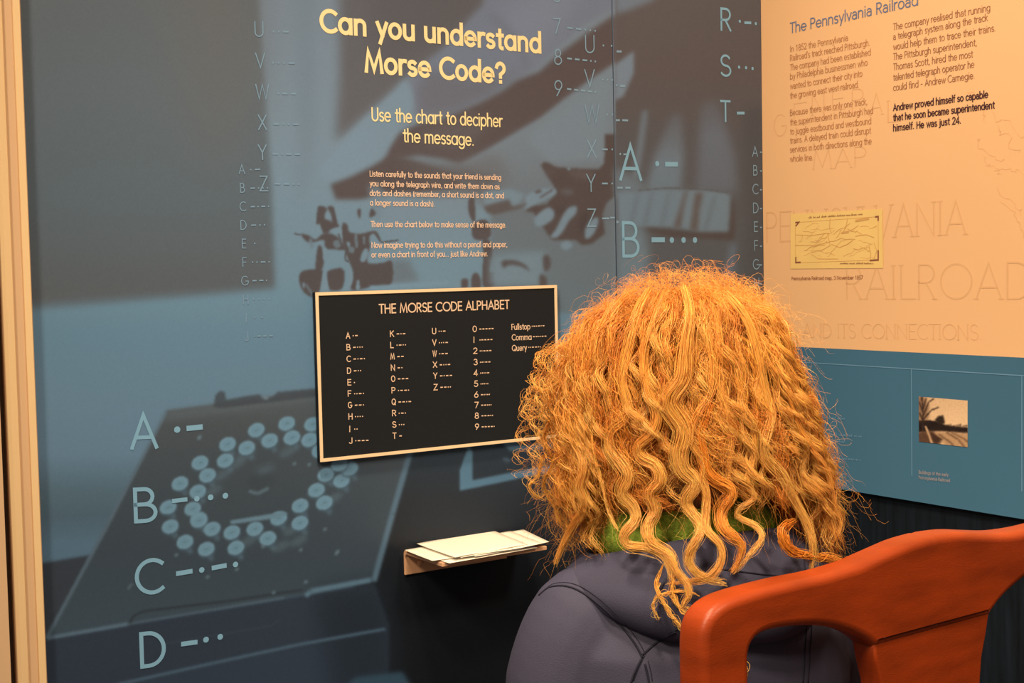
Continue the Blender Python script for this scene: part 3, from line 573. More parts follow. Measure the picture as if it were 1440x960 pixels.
for t, x0, y0, x1, y1 in (('The company realised that running', 890, 127, 1297, 45), ('a telegraph system along the track', 890, 168, 1287, 87), ('would help them to trace their trains.', 890, 211, 1318, 131), ('The Pittsburgh superintendent,', 890, 253, 1240, 192), ('Thomas Scott, hired the most', 890, 296, 1225, 241), ('talented telegraph operator he', 890, 340, 1230, 284), ('could find - Andrew Carnegie.', 890, 383, 1230, 331)):
    T.text(t, *C3(x0, y0), *C3(x1, y1), 9, .105, DS)
T.build('story_lettering', M_t2b, board)
T = Ink(W2, .0006)
for t, x0, y0, x1, y1 in (('Andrew proved himself so capable', 890, 467, 1288, 411), ('that he soon became superintendent', 890, 510, 1316, 456), ('himself. He was just 24.', 890, 553, 1172, 520)): T.text(t, *C3(x0, y0), *C3(x1, y1), 9, .17, DS)
T.build('bold_lettering', M_t3, board)
T = Ink(W2, .0003)
for c, x, y in zip('GENERAL', (1097, 1124, 1150, 1178, 1206, 1232, 1256), (192, 176, 162, 155, 156, 162, 172)): T.text(c, x - 8, y, x + 9, y - 2, 30, .045, None, True)
T.text('MAP', 1144, 238, 1218, 234, 27, .05, None, True)
T.text('PENNSYLVANIA', 1078, 340, 1358, 329, 41, .05, None, True); T.text('RAILROAD', 1190, 420, 1452, 420, 45, .05, None, True); T.text('AND ITS CONNECTIONS.', 1130, 474, 1380, 478, 19, .06, None, True)
random.seed(3)
for k in range(9):
    P = [(1370 + 8 * k + random.uniform(-20, 20), 130 + 22 * k)]
    for i in range(14): P.append((P[-1][0] + random.uniform(-3, 8), P[-1][1] + random.uniform(-4, 8)))
    T.ribbon([W2.hit(*p) for p in P], .0007)
T.build('map_lettering', M_ghost, board, 'faint serif map title behind the story')
# printed old map
CM = lambda x, y: (1080 + x / 5.333, 240 + y / 5.333)
M_map = mat('map_paper', A(254, 191, 103), .6, .2, 0, 1, .03, 30); M_mline = mat('map_ink', A(222, 154, 80), .6, .2); M_mink = mat('map_dark_ink', A(150, 84, 52), .6, .2)
mq = [W2.hit(*CM(x, y)) for x, y in ((172, 325), (862, 286), (866, 730), (172, 735))]
mp = pobj('old_map', [W2.pt(a, z, .0009) for a, z in mq], [(0, 1, 2, 3)], M_map, board); mp['label'] = 'small cream printed railroad map'
T = Ink(W2, .0013); random.seed(11)
T.ribbon([W2.hit(*CM(x, y)) for x, y in ((208, 388), (830, 343), (832, 668), (210, 690), (208, 388))], .0006)
for k in range(26):
    x, y = random.uniform(230, 700), random.uniform(400, 650); P = [(x, y)]; dx, dy = random.uniform(8, 26), random.uniform(-14, 12)
    for i in range(random.randint(4, 10)):
        P.append((min(815, max(220, P[-1][0] + dx + random.uniform(-8, 8))), min(660, max(395, P[-1][1] + dy + random.uniform(-14, 14)))))
    T.ribbon([W2.hit(*CM(*p)) for p in P], random.choice((.0004, .0006, .0010)))
for P in ([(210, 480), (330, 485), (430, 470)], [(210, 560), (430, 556)], [(550, 470), (640, 440), (680, 410)], [(600, 360), (590, 420), (560, 470)], [(470, 360), (465, 430), (480, 465)], [(660, 490), (740, 478), (800, 500)], [(480, 550), (540, 575), (600, 550), (640, 520)], [(760, 560), (775, 620), (770, 660)], [(800, 540), (820, 600), (800, 655)], [(400, 600), (470, 560), (450, 470)]): T.ribbon([W2.hit(*CM(*p)) for p in P], .0011)
T.ribbon([W2.hit(*CM(*p)) for p in ((665, 375), (755, 358))], .0045); T.ribbon([W2.hit(*CM(*p)) for p in ((560, 465), (605, 458))], .004)
T.build('map_drawing', M_mline, mp)
T = Ink(W2, .0013)
for P in ([(212, 388), (235, 386), (214, 412)], [(810, 345), (830, 343), (830, 370)], [(212, 650), (212, 688), (245, 686)], [(770, 672), (830, 668), (830, 600)]): T.ribbon([W2.hit(*CM(*p)) for p in P], .003)
def marks(T, x0, y0, x1, y1, h, seed, conv=lambda x, y: (x, y), w=.6):
    'print too small to read: word-length rows of tiny upright strokes'
    random.seed(seed); L = x1 - x0; x = 0
    while x < L:
        n = random.randint(2, 8) * h * .55
        n = min(n, L - x); yy = lambda q: y0 + (y1 - y0) * q / L
        q = x
        while q < x + n:
            hh = random.choice((.55, .6, .6, 1)) * h; a = conv(x0 + q, yy(q)); b = conv(x0 + q + random.uniform(-.1, .3) * h, yy(q) - hh); T.ribbon([T.pl.hit(*a), T.pl.hit(*b)], w * .001); q += h * .42
        T.ribbon([T.pl.hit(*conv(x0 + x, yy(x) - h * .3)), T.pl.hit(*conv(x0 + x + n * .95, yy(x + n) - h * .3))], w * .0006)
        x += n + h * .6
marks(T, 310, 357, 715, 331, 15, 1, CM, .7); marks(T, 545, 700, 795, 700, 14, 2, CM, .6)
T.build('map_lettering', M_mink, mp)
T = Ink(W2, .0006); T.text('Pennsylvania Railroad map, 3 November 1857', *CM(180, 820), *CM(712, 812), 4.6, .15, DS); T.build('caption_lettering', M_t2b, board)
# blue band: rules, small print, photograph
T = Ink(W2, .0006); C7 = lambda x, y: (1080 + x / 4, 490 + y / 4)
pa, pb = W2.hit(1145, 510.5), W2.hit(1437.5, 527.5); zr = (pa[1] + pb[1]) / 2
T.ribbon([(.02, zr), (1.45, zr)], .0017)
for x, y0, y1 in ((1282, 518, 668), (1437.3, 527, 690)):
    p, q = W2.hit(x, y0), W2.hit(x, y1); T.ribbon([(p[0], zr), (p[0], q[1])], .0016)
T.build('rule_line', M_line, blue)
T = Ink(W2, .0006)
for i, (x0, y0, x1, y1) in enumerate(((150, 383, 435, 395), (150, 420, 350, 428), (150, 470, 530, 494), (150, 508, 430, 524), (150, 540, 325, 552), (150, 600, 520, 626))): marks(T, x0, y0 + 5, x1, y1 + 5, 15, 20 + i, C7, 1.0)
T.build('story_lettering', M_line, blue)
T = Ink(W2, .0006); T.text('Buildings of the early', 1292.5, 665.5, 1334, 669.5, 4.2, .15, DS); T.text('Pennsylvania Railroad', 1292.5, 673, 1336, 677.5, 4.2, .15, DS); T.build('caption_lettering', mat('caption_print', A(165, 145, 128), .6, .2), blue)
# sepia photograph
SAVE = CAN, X0, Y0, CW, CH, XX, YY
X0, Y0, CW, CH = 1284, 548, 90, 90; CAN = np.zeros((CH, CW, 3)); YY, XX = np.mgrid[0:CH, 0:CW].astype(float); XX += X0; YY += Y0
X0s, Y0s = X0, Y0
P7 = lambda P: [C7(*p) for p in P]
vgrad([(1284, 548), (1374, 548), (1374, 638), (1284, 638)], [(555, (228, 172, 116)), (600, (246, 190, 130))], 0)
poly(P7([(840, 400), (940, 405), (1000, 430), (1130, 445), (1130, 480), (980, 465), (840, 470)]), (40, 26, 20), .8)
poly(P7([(940, 400), (960, 378), (985, 375), (996, 420), (960, 430)]), (50, 34, 24), 1)
for x in range(1000, 1125, 9): line(P7([(x, 440), (x + 2, 422 + (x * 7) % 13)]), 1.2, (70, 46, 32), .5)
poly(P7([(840, 260), (880, 270), (905, 330), (900, 400), (840, 410)]), (120, 80, 52), 2.4, .8)
for P in ([(870, 470), (872, 350), (865, 262)], [(872, 360), (850, 300)], [(872, 380), (905, 300), (935, 280)], [(872, 400), (920, 345), (960, 330)], [(872, 340), (890, 280)], [(872, 400), (850, 360)]): line(P7(P), 1.7, (58, 38, 26), .6)
poly(P7([(840, 470), (930, 460), (985, 510), (960, 545), (840, 540)]), (96, 62, 40), 1.5)
poly(P7([(930, 465), (1130, 475), (1130, 570), (1010, 560), (960, 500)]), (196, 142, 92), 1.5)
for P in ([(1000, 470), (1070, 510), (1110, 560)], [(1030, 470), (1100, 505), (1130, 530)], [(960, 480), (1030, 530), (1050, 560)]): line(P7(P), 2.2, (120, 80, 50), .9)
line(P7([(885, 435), (900, 470), (925, 540)]), 3, (214, 158, 106), .6); poly(P7([(910, 470), (985, 510), (940, 530)]), (70, 44, 30), 1)
CAN += RNG.normal(0, 5, CAN.shape[:2])[..., None]
pq = [W2.hit(x, y) for x, y in ((1292.5, 557.5), (1361, 563), (1361, 628), (1292.5, 621))]
M_photo = attr_mat('sepia_photo', .5, .3)
painted_board('printed_photo', W2, (pq[0][0] + pq[3][0]) / 2, (pq[1][0] + pq[2][0]) / 2, (pq[2][1] + pq[3][1]) / 2, (pq[0][1] + pq[1][1]) / 2, (pq[2][1] + pq[3][1]) / 2, (pq[0][1] + pq[1][1]) / 2, M_photo, sample, .0009, -.0002, blue, 1.0, .0008)['label'] = 'small sepia photograph of trees by a track'
CAN, X0, Y0, CW, CH, XX, YY = SAVE

# ------------------------------------------------------------------ shelf and papers
SO = Vector((0, 0, 0)); ash, zsh = W1.hit(567, 773); sde = .115
def shp(px, py, z):
    d = ray(px, py); t = (z - CAM.z) / d.z; return CAM + d * t
def sd(p): q = p - W1.p; return q.dot(U1), q.dot(N1)
fl_, fd_ = sd(shp(624, 793.5, zsh)); fr_, frd = sd(shp(764, 766, zsh)); sde = (fd_ + frd) / 2
ar = fr_
M_shelf = mat('shelf_tan', A(226, 158, 104), .4, .4)
hb = zsh - W1.hit(566, 808)[1]
shelf = tag(empty('wall_shelf', W1.pt((ash + ar) / 2, zsh, 0)), 'small tan angle shelf fixed on the mural, holding loose papers', 'shelf')
prof = [(0.0005, -hb), (.005, -hb), (.005, -.012), (.0065, -.0085), (.010, -.0065), (sde, -.0065), (sde, 0), (.006, 0), (.002, -.002), (.0005, -.006)]
bm = bmesh.new(); L0 = [bm.verts.new(W1.pt(ash, zsh + z, d)) for d, z in prof]; L1 = [bm.verts.new(W1.pt(ar, zsh + z, d)) for d, z in prof]; n = len(prof)
for i in range(n): bm.faces.new((L0[i], L0[(i + 1) % n], L1[(i + 1) % n], L1[i]))
bm.faces.new(L0); bm.faces.new(L1[::-1])
bevel(bobj('angle_plate', bm, M_shelf, shelf), .0008, 2)
def bolt(a, z):
    bm = bmesh.new(); bmesh.ops.create_uvsphere(bm, u_segments=14, v_segments=8, radius=.006)
    bmesh.ops.transform(bm, matrix=Matrix.Translation(W1.pt(a, z, .005)) @ N1.to_track_quat('Z', 'Y').to_matrix().to_4x4() @ Matrix.Diagonal((1, 1, .7, 1)), verts=bm.verts)
    bobj('bolt', bm, M_shelf, shelf, True)
ba, bz = W1.hit(591, 791, .006); bolt(ba, bz); bolt(ar - (ba - ash), bz)
M_paper = mat('paper', (.90, .86, .80, 1), .8, .1, 0, 1)
sheets = [  # photo corners of each sheet, lowest first
    ([(574, 775), (700, 753), (756, 770), (632, 792)], 'lowest paper sheet of the pile, its front edge over the shelf lip'),
    ([(569, 773.5), (672, 755), (736, 772), (608, 789)], 'paper sheet whose pointed corner juts out near the shelf bolt'),
    ([(640, 757), (736, 745.5), (772, 763), (668, 783)], 'paper sheet reaching farthest toward the curly hair'),
    ([(622, 762), (718, 747.5), (764, 765.5), (648, 784)], 'paper sheet second from the top of the pile'),
    ([(586, 764.5), (690, 744.5), (742, 765.5), (640, 784)], 'topmost cream paper sheet lying on the shelf pile')]
for i, (q, lb) in enumerate(sheets):
    z = zsh + .0012 + i * .0016
    c = [shp(x, y, z) for x, y in q]; N = 12; vs = []; fs = []
    for j in range(N + 1):
        for k in range(N + 1):
            u, v = j / N, k / N; p = (c[0] * (1 - u) + c[1] * u) * (1 - v) + (c[3] * (1 - u) + c[2] * u) * v
            p.z += .0016 * (i > 0) * (v - .3) ** 2 * math.sin(u * 5 + i) ** 2 + (.004 * max(0, u - .7) * (i in (2, 3)))
            vs.append(p)
    for j in range(N):
        for k in range(N): b = j * (N + 1) + k; fs.append((b, b + 1, b + N + 2, b + N + 1))
    o = pobj('paper_sheet', vs, fs, M_paper, None, True); md = o.modifiers.new('solid', 'SOLIDIFY'); md.thickness = .0006; md.offset = 1
    tag(o, lb, 'paper', 'loose papers on the wall shelf')

# ------------------------------------------------------------------ armchair
CA = math.radians(35)
CP = Plane((at_depth(968, 900, 1.10).x, 1.10, 0), (math.cos(CA), math.sin(CA), 0), (math.sin(CA), -math.cos(CA), 0))   # n points to the camera side
TC = .312; TD = .034
M_wood = mat('chair_wood', (.29, .038, .006, 1), .4, .32, .1, 90, .22, 6, (2.2, 2.2, 9))
chair = tag(empty('wooden_armchair', CP.pt(TC, 0, -.2)), 'reddish brown polished wooden chair behind the person, with curved crest rail and splat', 'chair')
def mir(P): return [(2 * TC - a, z) for a, z in P]
def plate(name, pts, d0, d1, bv, seg=5, label=None):
    'outline in the chair-back plane, given thickness and a rounded edge'
    P = [Vector(p) for p in pts]; n = len(P); ar = sum(P[i].x * P[(i + 1) % n].y - P[(i + 1) % n].x * P[i].y for i in range(n))
    if ar < 0: P = P[::-1]
    N = []
    for i in range(n):
        a = (P[i] - P[i - 1]).normalized(); b = (P[(i + 1) % n] - P[i]).normalized(); na, nb_ = Vector((-a.y, a.x)), Vector((-b.y, b.x)); m = na + nb_
        m = m.normalized() if m.length > 1e-4 else na; N.append(m / max(m.dot(na), .5))
    loops = [(bv * (1 - math.sin(t)), d0 + bv * (1 - math.cos(t))) for t in [PI / 2 * k / seg for k in range(seg + 1)]]
    loops = loops + [(i_, d1 + d0 - d_) for i_, d_ in loops[::-1]]
    bm = bmesh.new(); L = [[bm.verts.new(CP.pt(P[i].x + N[i].x * ins, P[i].y + N[i].y * ins, d)) for i in range(n)] for ins, d in loops]
    for A_, B_ in zip(L, L[1:]):
        for i in range(n): bm.faces.new((A_[i], A_[(i + 1) % n], B_[(i + 1) % n], B_[i])).smooth = True
    ins = [P[i] + N[i] * bv for i in range(n)]
    cv, _e, cf, ov, _a, _b = delaunay_2d_cdt(ins, [], [list(range(n))], 1, 1e-7)
    for lp, rev in ((L[0], True), (L[-1], False)):
        vm = [lp[o_[0]] if o_ else bm.verts.new(CP.pt(c.x, c.y, (d0 if rev else d1))) for c, o_ in zip(cv, ov)]
        for f in cf:
            t = [vm[i] for i in f]
            if len(set(t)) == 3: bm.faces.new(t[::-1] if rev else t)
    o = bobj(name, bm, M_wood, chair)
    if label: o['label'] = label
    return o
def spl(P, n=5):
    P = [Vector(p) for p in P]; out = []
    for i in range(len(P) - 1):
        a, b, c, d = P[max(i - 1, 0)], P[i], P[i + 1], P[min(i + 2, len(P) - 1)]
        for k in range(n):
            t = k / n; out.append(tuple(.5 * ((2 * b) + (c - a) * t + (2 * a - 5 * b + 4 * c - d) * t * t + (3 * b - a - 3 * c + d) * t ** 3)))
    return out + [tuple(P[-1])]
hh = lambda P: [CP.hit(*p) for p in P]
top = spl(hh([(969, 940), (969, 900), (973, 875), (984, 856), (1003, 841), (1032, 830), (1090, 815), (1140, 805), (1185, 792), (1225, 775), (1260, 760), (1295, 750)]) + [(TC, CP.hit(1320, 745)[1])])
top = [p for p in top if p[0] < TC - .002]
low_l = spl(hh([(1037, 940), (1037, 915), (1041, 900), (1052, 888), (1075, 880), (1110, 876), (1145, 877), (1175, 884), (1197, 894), (1212, 906)]))
jl = CP.hit(1212, 906); jr = (2 * TC - jl[0], jl[1])
ztop = CP.hit(1322, 745.5)[1]
outline = top + [(TC, ztop)] + mir(top)[::-1] + mir(low_l) + low_l[::-1]
low_l = [(low_l[0][0], .79)] + low_l; top = [(top[0][0], .79)] + top
outline = top + [(TC, ztop)] + mir(top)[::-1] + mir(low_l) + low_l[::-1]
plate('crest_rail', outline, -TD / 2, TD / 2, .0085, 5)
zj = low_l[0][1]; sa0, sa1 = low_l[0][0], top[0][0]
def stile(mirror):
    P = [(sa1 + .0002, zj + .006), (sa0 - .0002, zj + .006), (sa0 + .004, .38), (sa1 + .012, .38)]
    if mirror: P = mir(P)
    plate('stile', P, -TD / 2 + .0004, TD / 2 - .0004, .0085)
stile(False); stile(True)
sl = hh([(1207, 901), (1216, 930), (1223, 960)]); hw = [TC - p[0] for p in sl]
spt = [(TC - hw[0] + .001, sl[0][1] + .012), (TC - hw[1], sl[1][1]), (TC - hw[2], sl[2][1]), (TC - hw[2] + .012, .72), (TC - .055, .58), (TC - .06, .424)]
plate('splat', spt + mir(spt)[::-1], -.0125, .0150, .003)
# seat, legs, arms, stretchers
def cbox(name, a0, a1, z0, z1, d0, d1, bv=.006):
    return plate(name, [(a0, z0), (a1, z0), (a1, z1), (a0, z1)], d0, d1, bv)
bm = bmesh.new(); SP = []
for i in range(40):
    t = 2 * PI * i / 40; c, s_ = math.cos(t), math.sin(t); r = lambda v: math.copysign(abs(v) ** .55, v)
    SP.append((TC + .29 * r(c), -.215 + .235 * r(s_)))
f0 = [bm.verts.new(CP.pt(a, .385, d)) for a, d in SP]; f1 = [bm.verts.new(CP.pt(a, .425, d)) for a, d in SP]
bm.faces.new(f0); bm.faces.new(f1)
for i in range(40): bm.faces.new((f0[i], f0[(i + 1) % 40], f1[(i + 1) % 40], f1[i]))
bevel(bobj('seat', bm, M_wood, chair), .008)
def tube(name, pts, radii, m, parent, seg=12, label=None):
    bm = bmesh.new(); rings = []; pts = [Vector(p) for p in pts]
    for i, p in enumerate(pts):
        t = (pts[min(i + 1, len(pts) - 1)] - pts[max(i - 1, 0)]).normalized(); q = t.to_track_quat('Z', 'Y')
        rings.append([bm.verts.new(p + q @ Vector((radii[i] * math.cos(2 * PI * k / seg), radii[i] * math.sin(2 * PI * k / seg), 0))) for k in range(seg)])
    for r0, r1 in zip(rings, rings[1:]):
        for k in range(seg): bm.faces.new((r0[k], r0[(k + 1) % seg], r1[(k + 1) % seg], r1[k]))
    bm.faces.new(rings[0]); bm.faces.new(rings[-1])
    o = bobj(name, bm, m, parent, True)
    if label: o['label'] = label
    return o
for a, d, da, dd in ((-.24, -.03, -.03, .03), (.24, -.03, .03, .03), (-.23, -.39, -.03, -.03), (.23, -.39, .03, -.03)):
    tube('leg', [CP.pt(TC + a, .39, d), CP.pt(TC + a + da * .4, .25, d + dd * .4), CP.pt(TC + a + da, 0, d + dd)], [.024, .021, .016], M_wood, chair)
for a in (-.25, .25): tube('stretcher', [CP.pt(TC + a, .17, -.02), CP.pt(TC + a, .17, -.2), CP.pt(TC + a, .17, -.40)], [.010, .014, .010], M_wood, chair)
tube('stretcher', [CP.pt(TC - .25, .17, -.2), CP.pt(TC, .17, -.2), CP.pt(TC + .25, .17, -.2)], [.010, .014, .010], M_wood, chair)

# ------------------------------------------------------------------ person
PO = Vector((.185, 1.385, 0)); PR = math.radians(25)
person = tag(empty('person', PO, PR), 'seated person seen from behind with long curly golden hair and dark navy jacket', 'person')
Rz = Matrix.Rotation(PR, 3, 'Z'); RzI = Rz.transposed()
def L2W(x, y, z): return PO + Rz @ Vector((x, y, z))
M_skin = mat('skin', (.62, .36, .24, 1), .5, .3)
M_jack = mat('jacket_fabric', A(61, 54, 61), .75, .25, .25, 900, .06, 5)
M_seam = mat('jacket_seam', A(34, 30, 36), .8, .2)
M_green = mat('green_fleece', A(140, 150, 48), .95, .1, 1.0, 420, .35, 160)
def finish(o, voxel, smooth_it, parent, mats):
    'union of overlapping closed shapes -> one continuous surface'
    r = o.modifiers.new('remesh', 'REMESH'); r.mode = 'VOXEL'; r.voxel_size = voxel; r.use_smooth_shade = True
    if smooth_it: s_ = o.modifiers.new('smooth', 'SMOOTH'); s_.iterations = smooth_it; s_.factor = .5
    dg = bpy.context.evaluated_depsgraph_get(); me = bpy.data.meshes.new_from_object(o.evaluated_get(dg)); old = o.data; o.modifiers.clear(); o.data = me; bpy.data.meshes.remove(old)
    me.materials.clear(); me.materials.append(mats); me.polygons.foreach_set('use_smooth', [True] * len(me.polygons))
def rings(bm, R, n=28, ex=2.3):
    'R: (centre, axis-u vec, axis-v vec) rings, lofted and capped'
    prev = None
    for c, u, v in R:
        cur = []
        for k in range(n):
            t = 2 * PI * k / n; cc, ss = math.cos(t), math.sin(t); f = (abs(cc) ** ex + abs(ss) ** ex) ** (-1 / ex)
            cur.append(bm.verts.new(Vector(c) + Vector(u) * (cc * f) + Vector(v) * (ss * f)))
        if prev:
            for k in range(n): bm.faces.new((prev[k], prev[(k + 1) % n], cur[(k + 1) % n], cur[k]))
        else: bm.faces.new(cur[::-1])
        prev = cur
    bm.faces.new(prev)
def limb(bm, pts, rad, n=14, ov=1.0):
    P = spl3(pts, 5); K = len(P); rr = np.interp(np.linspace(0, len(rad) - 1, K), range(len(rad)), rad); R = []
    for i, p in enumerate(P):
        t = (P[min(i + 1, K - 1)] - P[max(i - 1, 0)]).normalized(); q = t.to_track_quat('Z', 'Y'); R.append((p, q @ Vector((rr[i], 0, 0)), q @ Vector((0, rr[i] * ov, 0))))
    rings(bm, R, n, 2.0)
def spl3(P, n=5):
    P = [Vector(p) for p in P]; out = []
    for i in range(len(P) - 1):
        a, b, c, d = P[max(i - 1, 0)], P[i], P[i + 1], P[min(i + 2, len(P) - 1)]
        for k in range(n):
            t = k / n; out.append(.5 * ((2 * b) + (c - a) * t + (2 * a - 5 * b + 4 * c - d) * t * t + (3 * b - a - 3 * c + d) * t ** 3))
    return out + [P[-1]]
def ball(bm, c, r):
    ret = bmesh.ops.create_uvsphere(bm, u_segments=24, v_segments=16, radius=1)
    bmesh.ops.transform(bm, matrix=Matrix.Translation(c) @ Matrix.Diagonal((r[0], r[1], r[2], 1)), verts=ret['verts'])
SX, SZ = .152, .862                                          # shoulder joint
# body: torso, neck, head with features, arms with hands, legs
bm = bmesh.new()
rings(bm, [((0, 0, .452), (.13, 0, 0), (0, .095, 0)), ((0, .0, .52), (.14, 0, 0), (0, .1, 0)), ((0, 0, .62), (.118, 0, 0), (0, .085, 0)), ((0, 0, .74), (.132, 0, 0), (0, .09, 0)), ((0, 0, .84), (.14, 0, 0), (0, .085, 0)), ((0, 0, .885), (.1, 0, 0), (0, .07, 0)), ((0, 0, .91), (.05, 0, 0), (0, .05, 0))])
limb(bm, [(0, -.005, .87), (0, .005, .94), (0, .02, 1.03)], [.052, .045, .045])
HC = Vector((0, .02, 1.095))
ball(bm, HC, (.074, .092, .098)); ball(bm, HC + Vector((0, .03, -.055)), (.055, .06, .058)); ball(bm, HC + Vector((0, .062, -.088)), (.024, .022, .018))
ball(bm, HC + Vector((0, .095, -.022)), (.011, .02, .02)); ball(bm, HC + Vector((0, .1, -.036)), (.014, .014, .010))
for s_ in (-1, 1):
    ball(bm, HC + Vector((.078 * s_, -.002, -.02)), (.008, .017, .028)); ball(bm, HC + Vector((.04 * s_, .072, -.04)), (.022, .02, .022))
    limb(bm, [(SX * s_ * .8, 0, SZ - .01), (SX * s_ * .98, .0, SZ - .06), (.152 * s_, .01, .66), (.158 * s_, .05, .625)], [.045, .046, .036, .035])
    limb(bm, [(.158 * s_, .04, .632), (.145 * s_, .17, .585), (.105 * s_, .27, .565)], [.036, .032, .021])
    pc = Vector((.085 * s_, .305, .563)); limb(bm, [(.108 * s_, .262, .566), pc, (.068 * s_, .34, .556)], [.02, .03, .026], 12, .55)
    for k in range(4):
        b0 = Vector((.068 * s_ + (k - 1.5) * .015, .333, .556)); ln = (.062, .072, .067, .052)[k]
        limb(bm, [b0, b0 + Vector((-.004 * s_, ln * .55, -.004)), b0 + Vector((-.008 * s_, ln * .85, -.016)), b0 + Vector((-.008 * s_, ln, -.03))], [.0088, .0085, .0075, .006], 8)
    t0 = Vector((.062 * s_, .29, .56)); limb(bm, [t0, t0 + Vector((-.022 * s_, .022, -.004)), t0 + Vector((-.03 * s_, .05, -.012))], [.0105, .0095, .007], 8)
    limb(bm, [(.075 * s_, .0, .52), (.1 * s_, .18, .525), (.105 * s_, .36, .50), (.105 * s_, .39, .43)], [.085, .075, .058, .055])
    limb(bm, [(.105 * s_, .38, .47), (.105 * s_, .39, .30), (.105 * s_, .37, .09)], [.056, .052, .035])
    limb(bm, [(.105 * s_, .35, .05), (.105 * s_, .42, .045), (.11 * s_, .53, .03)], [.04, .038, .026], 12, .9)
body = bobj('body', bm, M_skin); finish(body, .0045, 2, person, M_skin); body.parent = person
def child_local(name, bm, m, label=None, vox=None, sm=0):
    o = bobj(name, bm, m, None, True)
    if vox: finish(o, vox, sm, None, m)
    o.parent = person
    if label: o['label'] = label
    return o
M_iris = mat('eye', (.05, .08, .1, 1), .2, .5); M_white = mat('eye_white', (.8, .78, .75, 1), .3, .5); M_lip = mat('lip', (.5, .18, .14, 1), .45, .3)
for s_ in (-1, 1):
    bm = bmesh.new(); ball(bm, HC + Vector((.03 * s_, .081, -.002)), (.0125, .0125, .0095)); ey = child_local('eye', bm, M_white)
    bm = bmesh.new(); ball(bm, HC + Vector((.03 * s_, .0905, -.002)), (.0052, .004, .0052)); ir = bobj('iris', bm, M_iris, None, True); ir.parent = ey
bm = bmesh.new(); limb(bm, [HC + Vector(p) for p in ((-.021, .081, -.062), (-.008, .09, -.059), (0, .0905, -.061), (.008, .09, -.059), (.021, .081, -.062))], [.003, .006, .006, .006, .003], 8); child_local('lips', bm, M_lip)
# trousers and shoes (below the frame)
M_jean = mat('trouser_cloth', (.05, .06, .09, 1), .85, .1, .3, 500); M_shoe = mat('shoe_leather', (.06, .05, .05, 1), .5, .3)
bm = bmesh.new(); rings(bm, [((0, 0, .447), (.155, 0, 0), (0, .115, 0)), ((0, 0, .52), (.158, 0, 0), (0, .118, 0)), ((0, 0, .60), (.135, 0, 0), (0, .1, 0))])
for s_ in (-1, 1):
    limb(bm, [(.075 * s_, .0, .535), (.1 * s_, .18, .54), (.105 * s_, .36, .51), (.105 * s_, .405, .44)], [.09, .084, .07, .066]); limb(bm, [(.105 * s_, .39, .48), (.105 * s_, .40, .30), (.105 * s_, .375, .1)], [.067, .062, .052])
child_local('trousers', bm, M_jean, None, .006, 3)
for s_ in (-1, 1):
    bm = bmesh.new(); limb(bm, [(.105 * s_, .335, .052), (.106 * s_, .42, .05), (.112 * s_, .545, .034)], [.05, .049, .034], 14, .95); child_local('shoe', bm, M_shoe, None, .005, 2)
# jacket
bm = bmesh.new()
rings(bm, [((0, 0, .47), (.172, 0, 0), (0, .132, 0)), ((0, 0, .56), (.165, 0, 0), (0, .126, 0)), ((0, -.004, .68), (.166, 0, 0), (0, .125, 0)), ((0, -.008, .78), (.172, 0, 0), (0, .125, 0)), ((0, -.008, .84), (.168, 0, 0), (0, .115, 0)), ((0, -.006, .875), (.145, 0, 0), (0, .1, 0)), ((0, -.004, .905), (.105, 0, 0), (0, .085, 0)), ((0, -.002, .93), (.08, 0, 0), (0, .075, 0))], 36, 2.4)
for s_ in (-1, 1):
    limb(bm, [(.09 * s_, -.003, .870), (.128 * s_, -.004, .858), (.150 * s_, -.002, .80), (.154 * s_, .0, .72), (.156 * s_, .01, .65), (.162 * s_, .06, .612)], [.050, .060, .064, .062, .060, .056], 20)
    limb(bm, [(.160 * s_, .03, .640), (.15 * s_, .16, .592), (.118 * s_, .255, .567)], [.058, .052, .040], 18)
    for i, (z, dx) in enumerate(((.80, .004), (.735, .006), (.69, .004))):
        limb(bm, [(s_ * (.115 + .01 * i), -.06 + .004 * i, z + .03), (s_ * (.15 + .01 * i), -.064, z), (s_ * (.195 + .006 * i), -.035, z - .03)], [.006, .011, .006], 10)
jacket = child_local('jacket', bm, M_jack, 'dark navy soft jacket with curved stitched seams', .005, 4)
# hood lying on the back
HN = 64; HV = []; HF = []
sec = [(-.030, -.055), (-.022, -.02), (-.014, .0), (-.006, .007), (.003, .004), (.012, -.008), (.028, -.030), (.041, -.056), (.046, -.084), (.040, -.110), (.026, -.124), (.006, -.120), (-.02, -.10)]
for i in range(HN + 1):
    ph = math.radians(-152 + 304 * i / HN); wgt = max(.16, math.cos(ph / 2.05)) ** 1.3; sg = math.sin(ph)
    rx, ry = .122, .098; zc = .945 + .006 * math.cos(ph) - .02 * (1 - math.cos(ph)) * .5
    fold = .004 * math.sin(7 * ph) * wgt
    kz = .30 + .54 * max(0, math.cos(ph)) ** 1.15; kr = max(.6, wgt) if abs(ph) < 1.9 else max(.3, wgt)
    for j, (o_, z_) in enumerate(sec):
        lo = j > 4; r = o_ * (kr if o_ > 0 and lo else 1) + (fold if 5 < j < 11 else 0)
        HV.append(((rx + r) * sg, -.004 - (ry + r) * math.cos(ph), zc + z_ * (kz if lo else .6 + .4 * kz) - .010 * abs(sg) ** 3))
m_ = len(sec)
for i in range(HN):
    for j in range(m_): HF.append((i * m_ + j, i * m_ + (j + 1) % m_, (i + 1) * m_ + (j + 1) % m_, (i + 1) * m_ + j))
HF.append(tuple(range(m_))); HF.append(tuple(HN * m_ + j for j in range(m_ - 1, -1, -1)))
hood = pobj('hood', HV, HF, M_jack, None, True); sb = hood.modifiers.new('subd', 'SUBSURF'); sb.levels = sb.render_levels = 2; hood.parent = person; hood['label'] = 'jacket hood lying folded on the back'
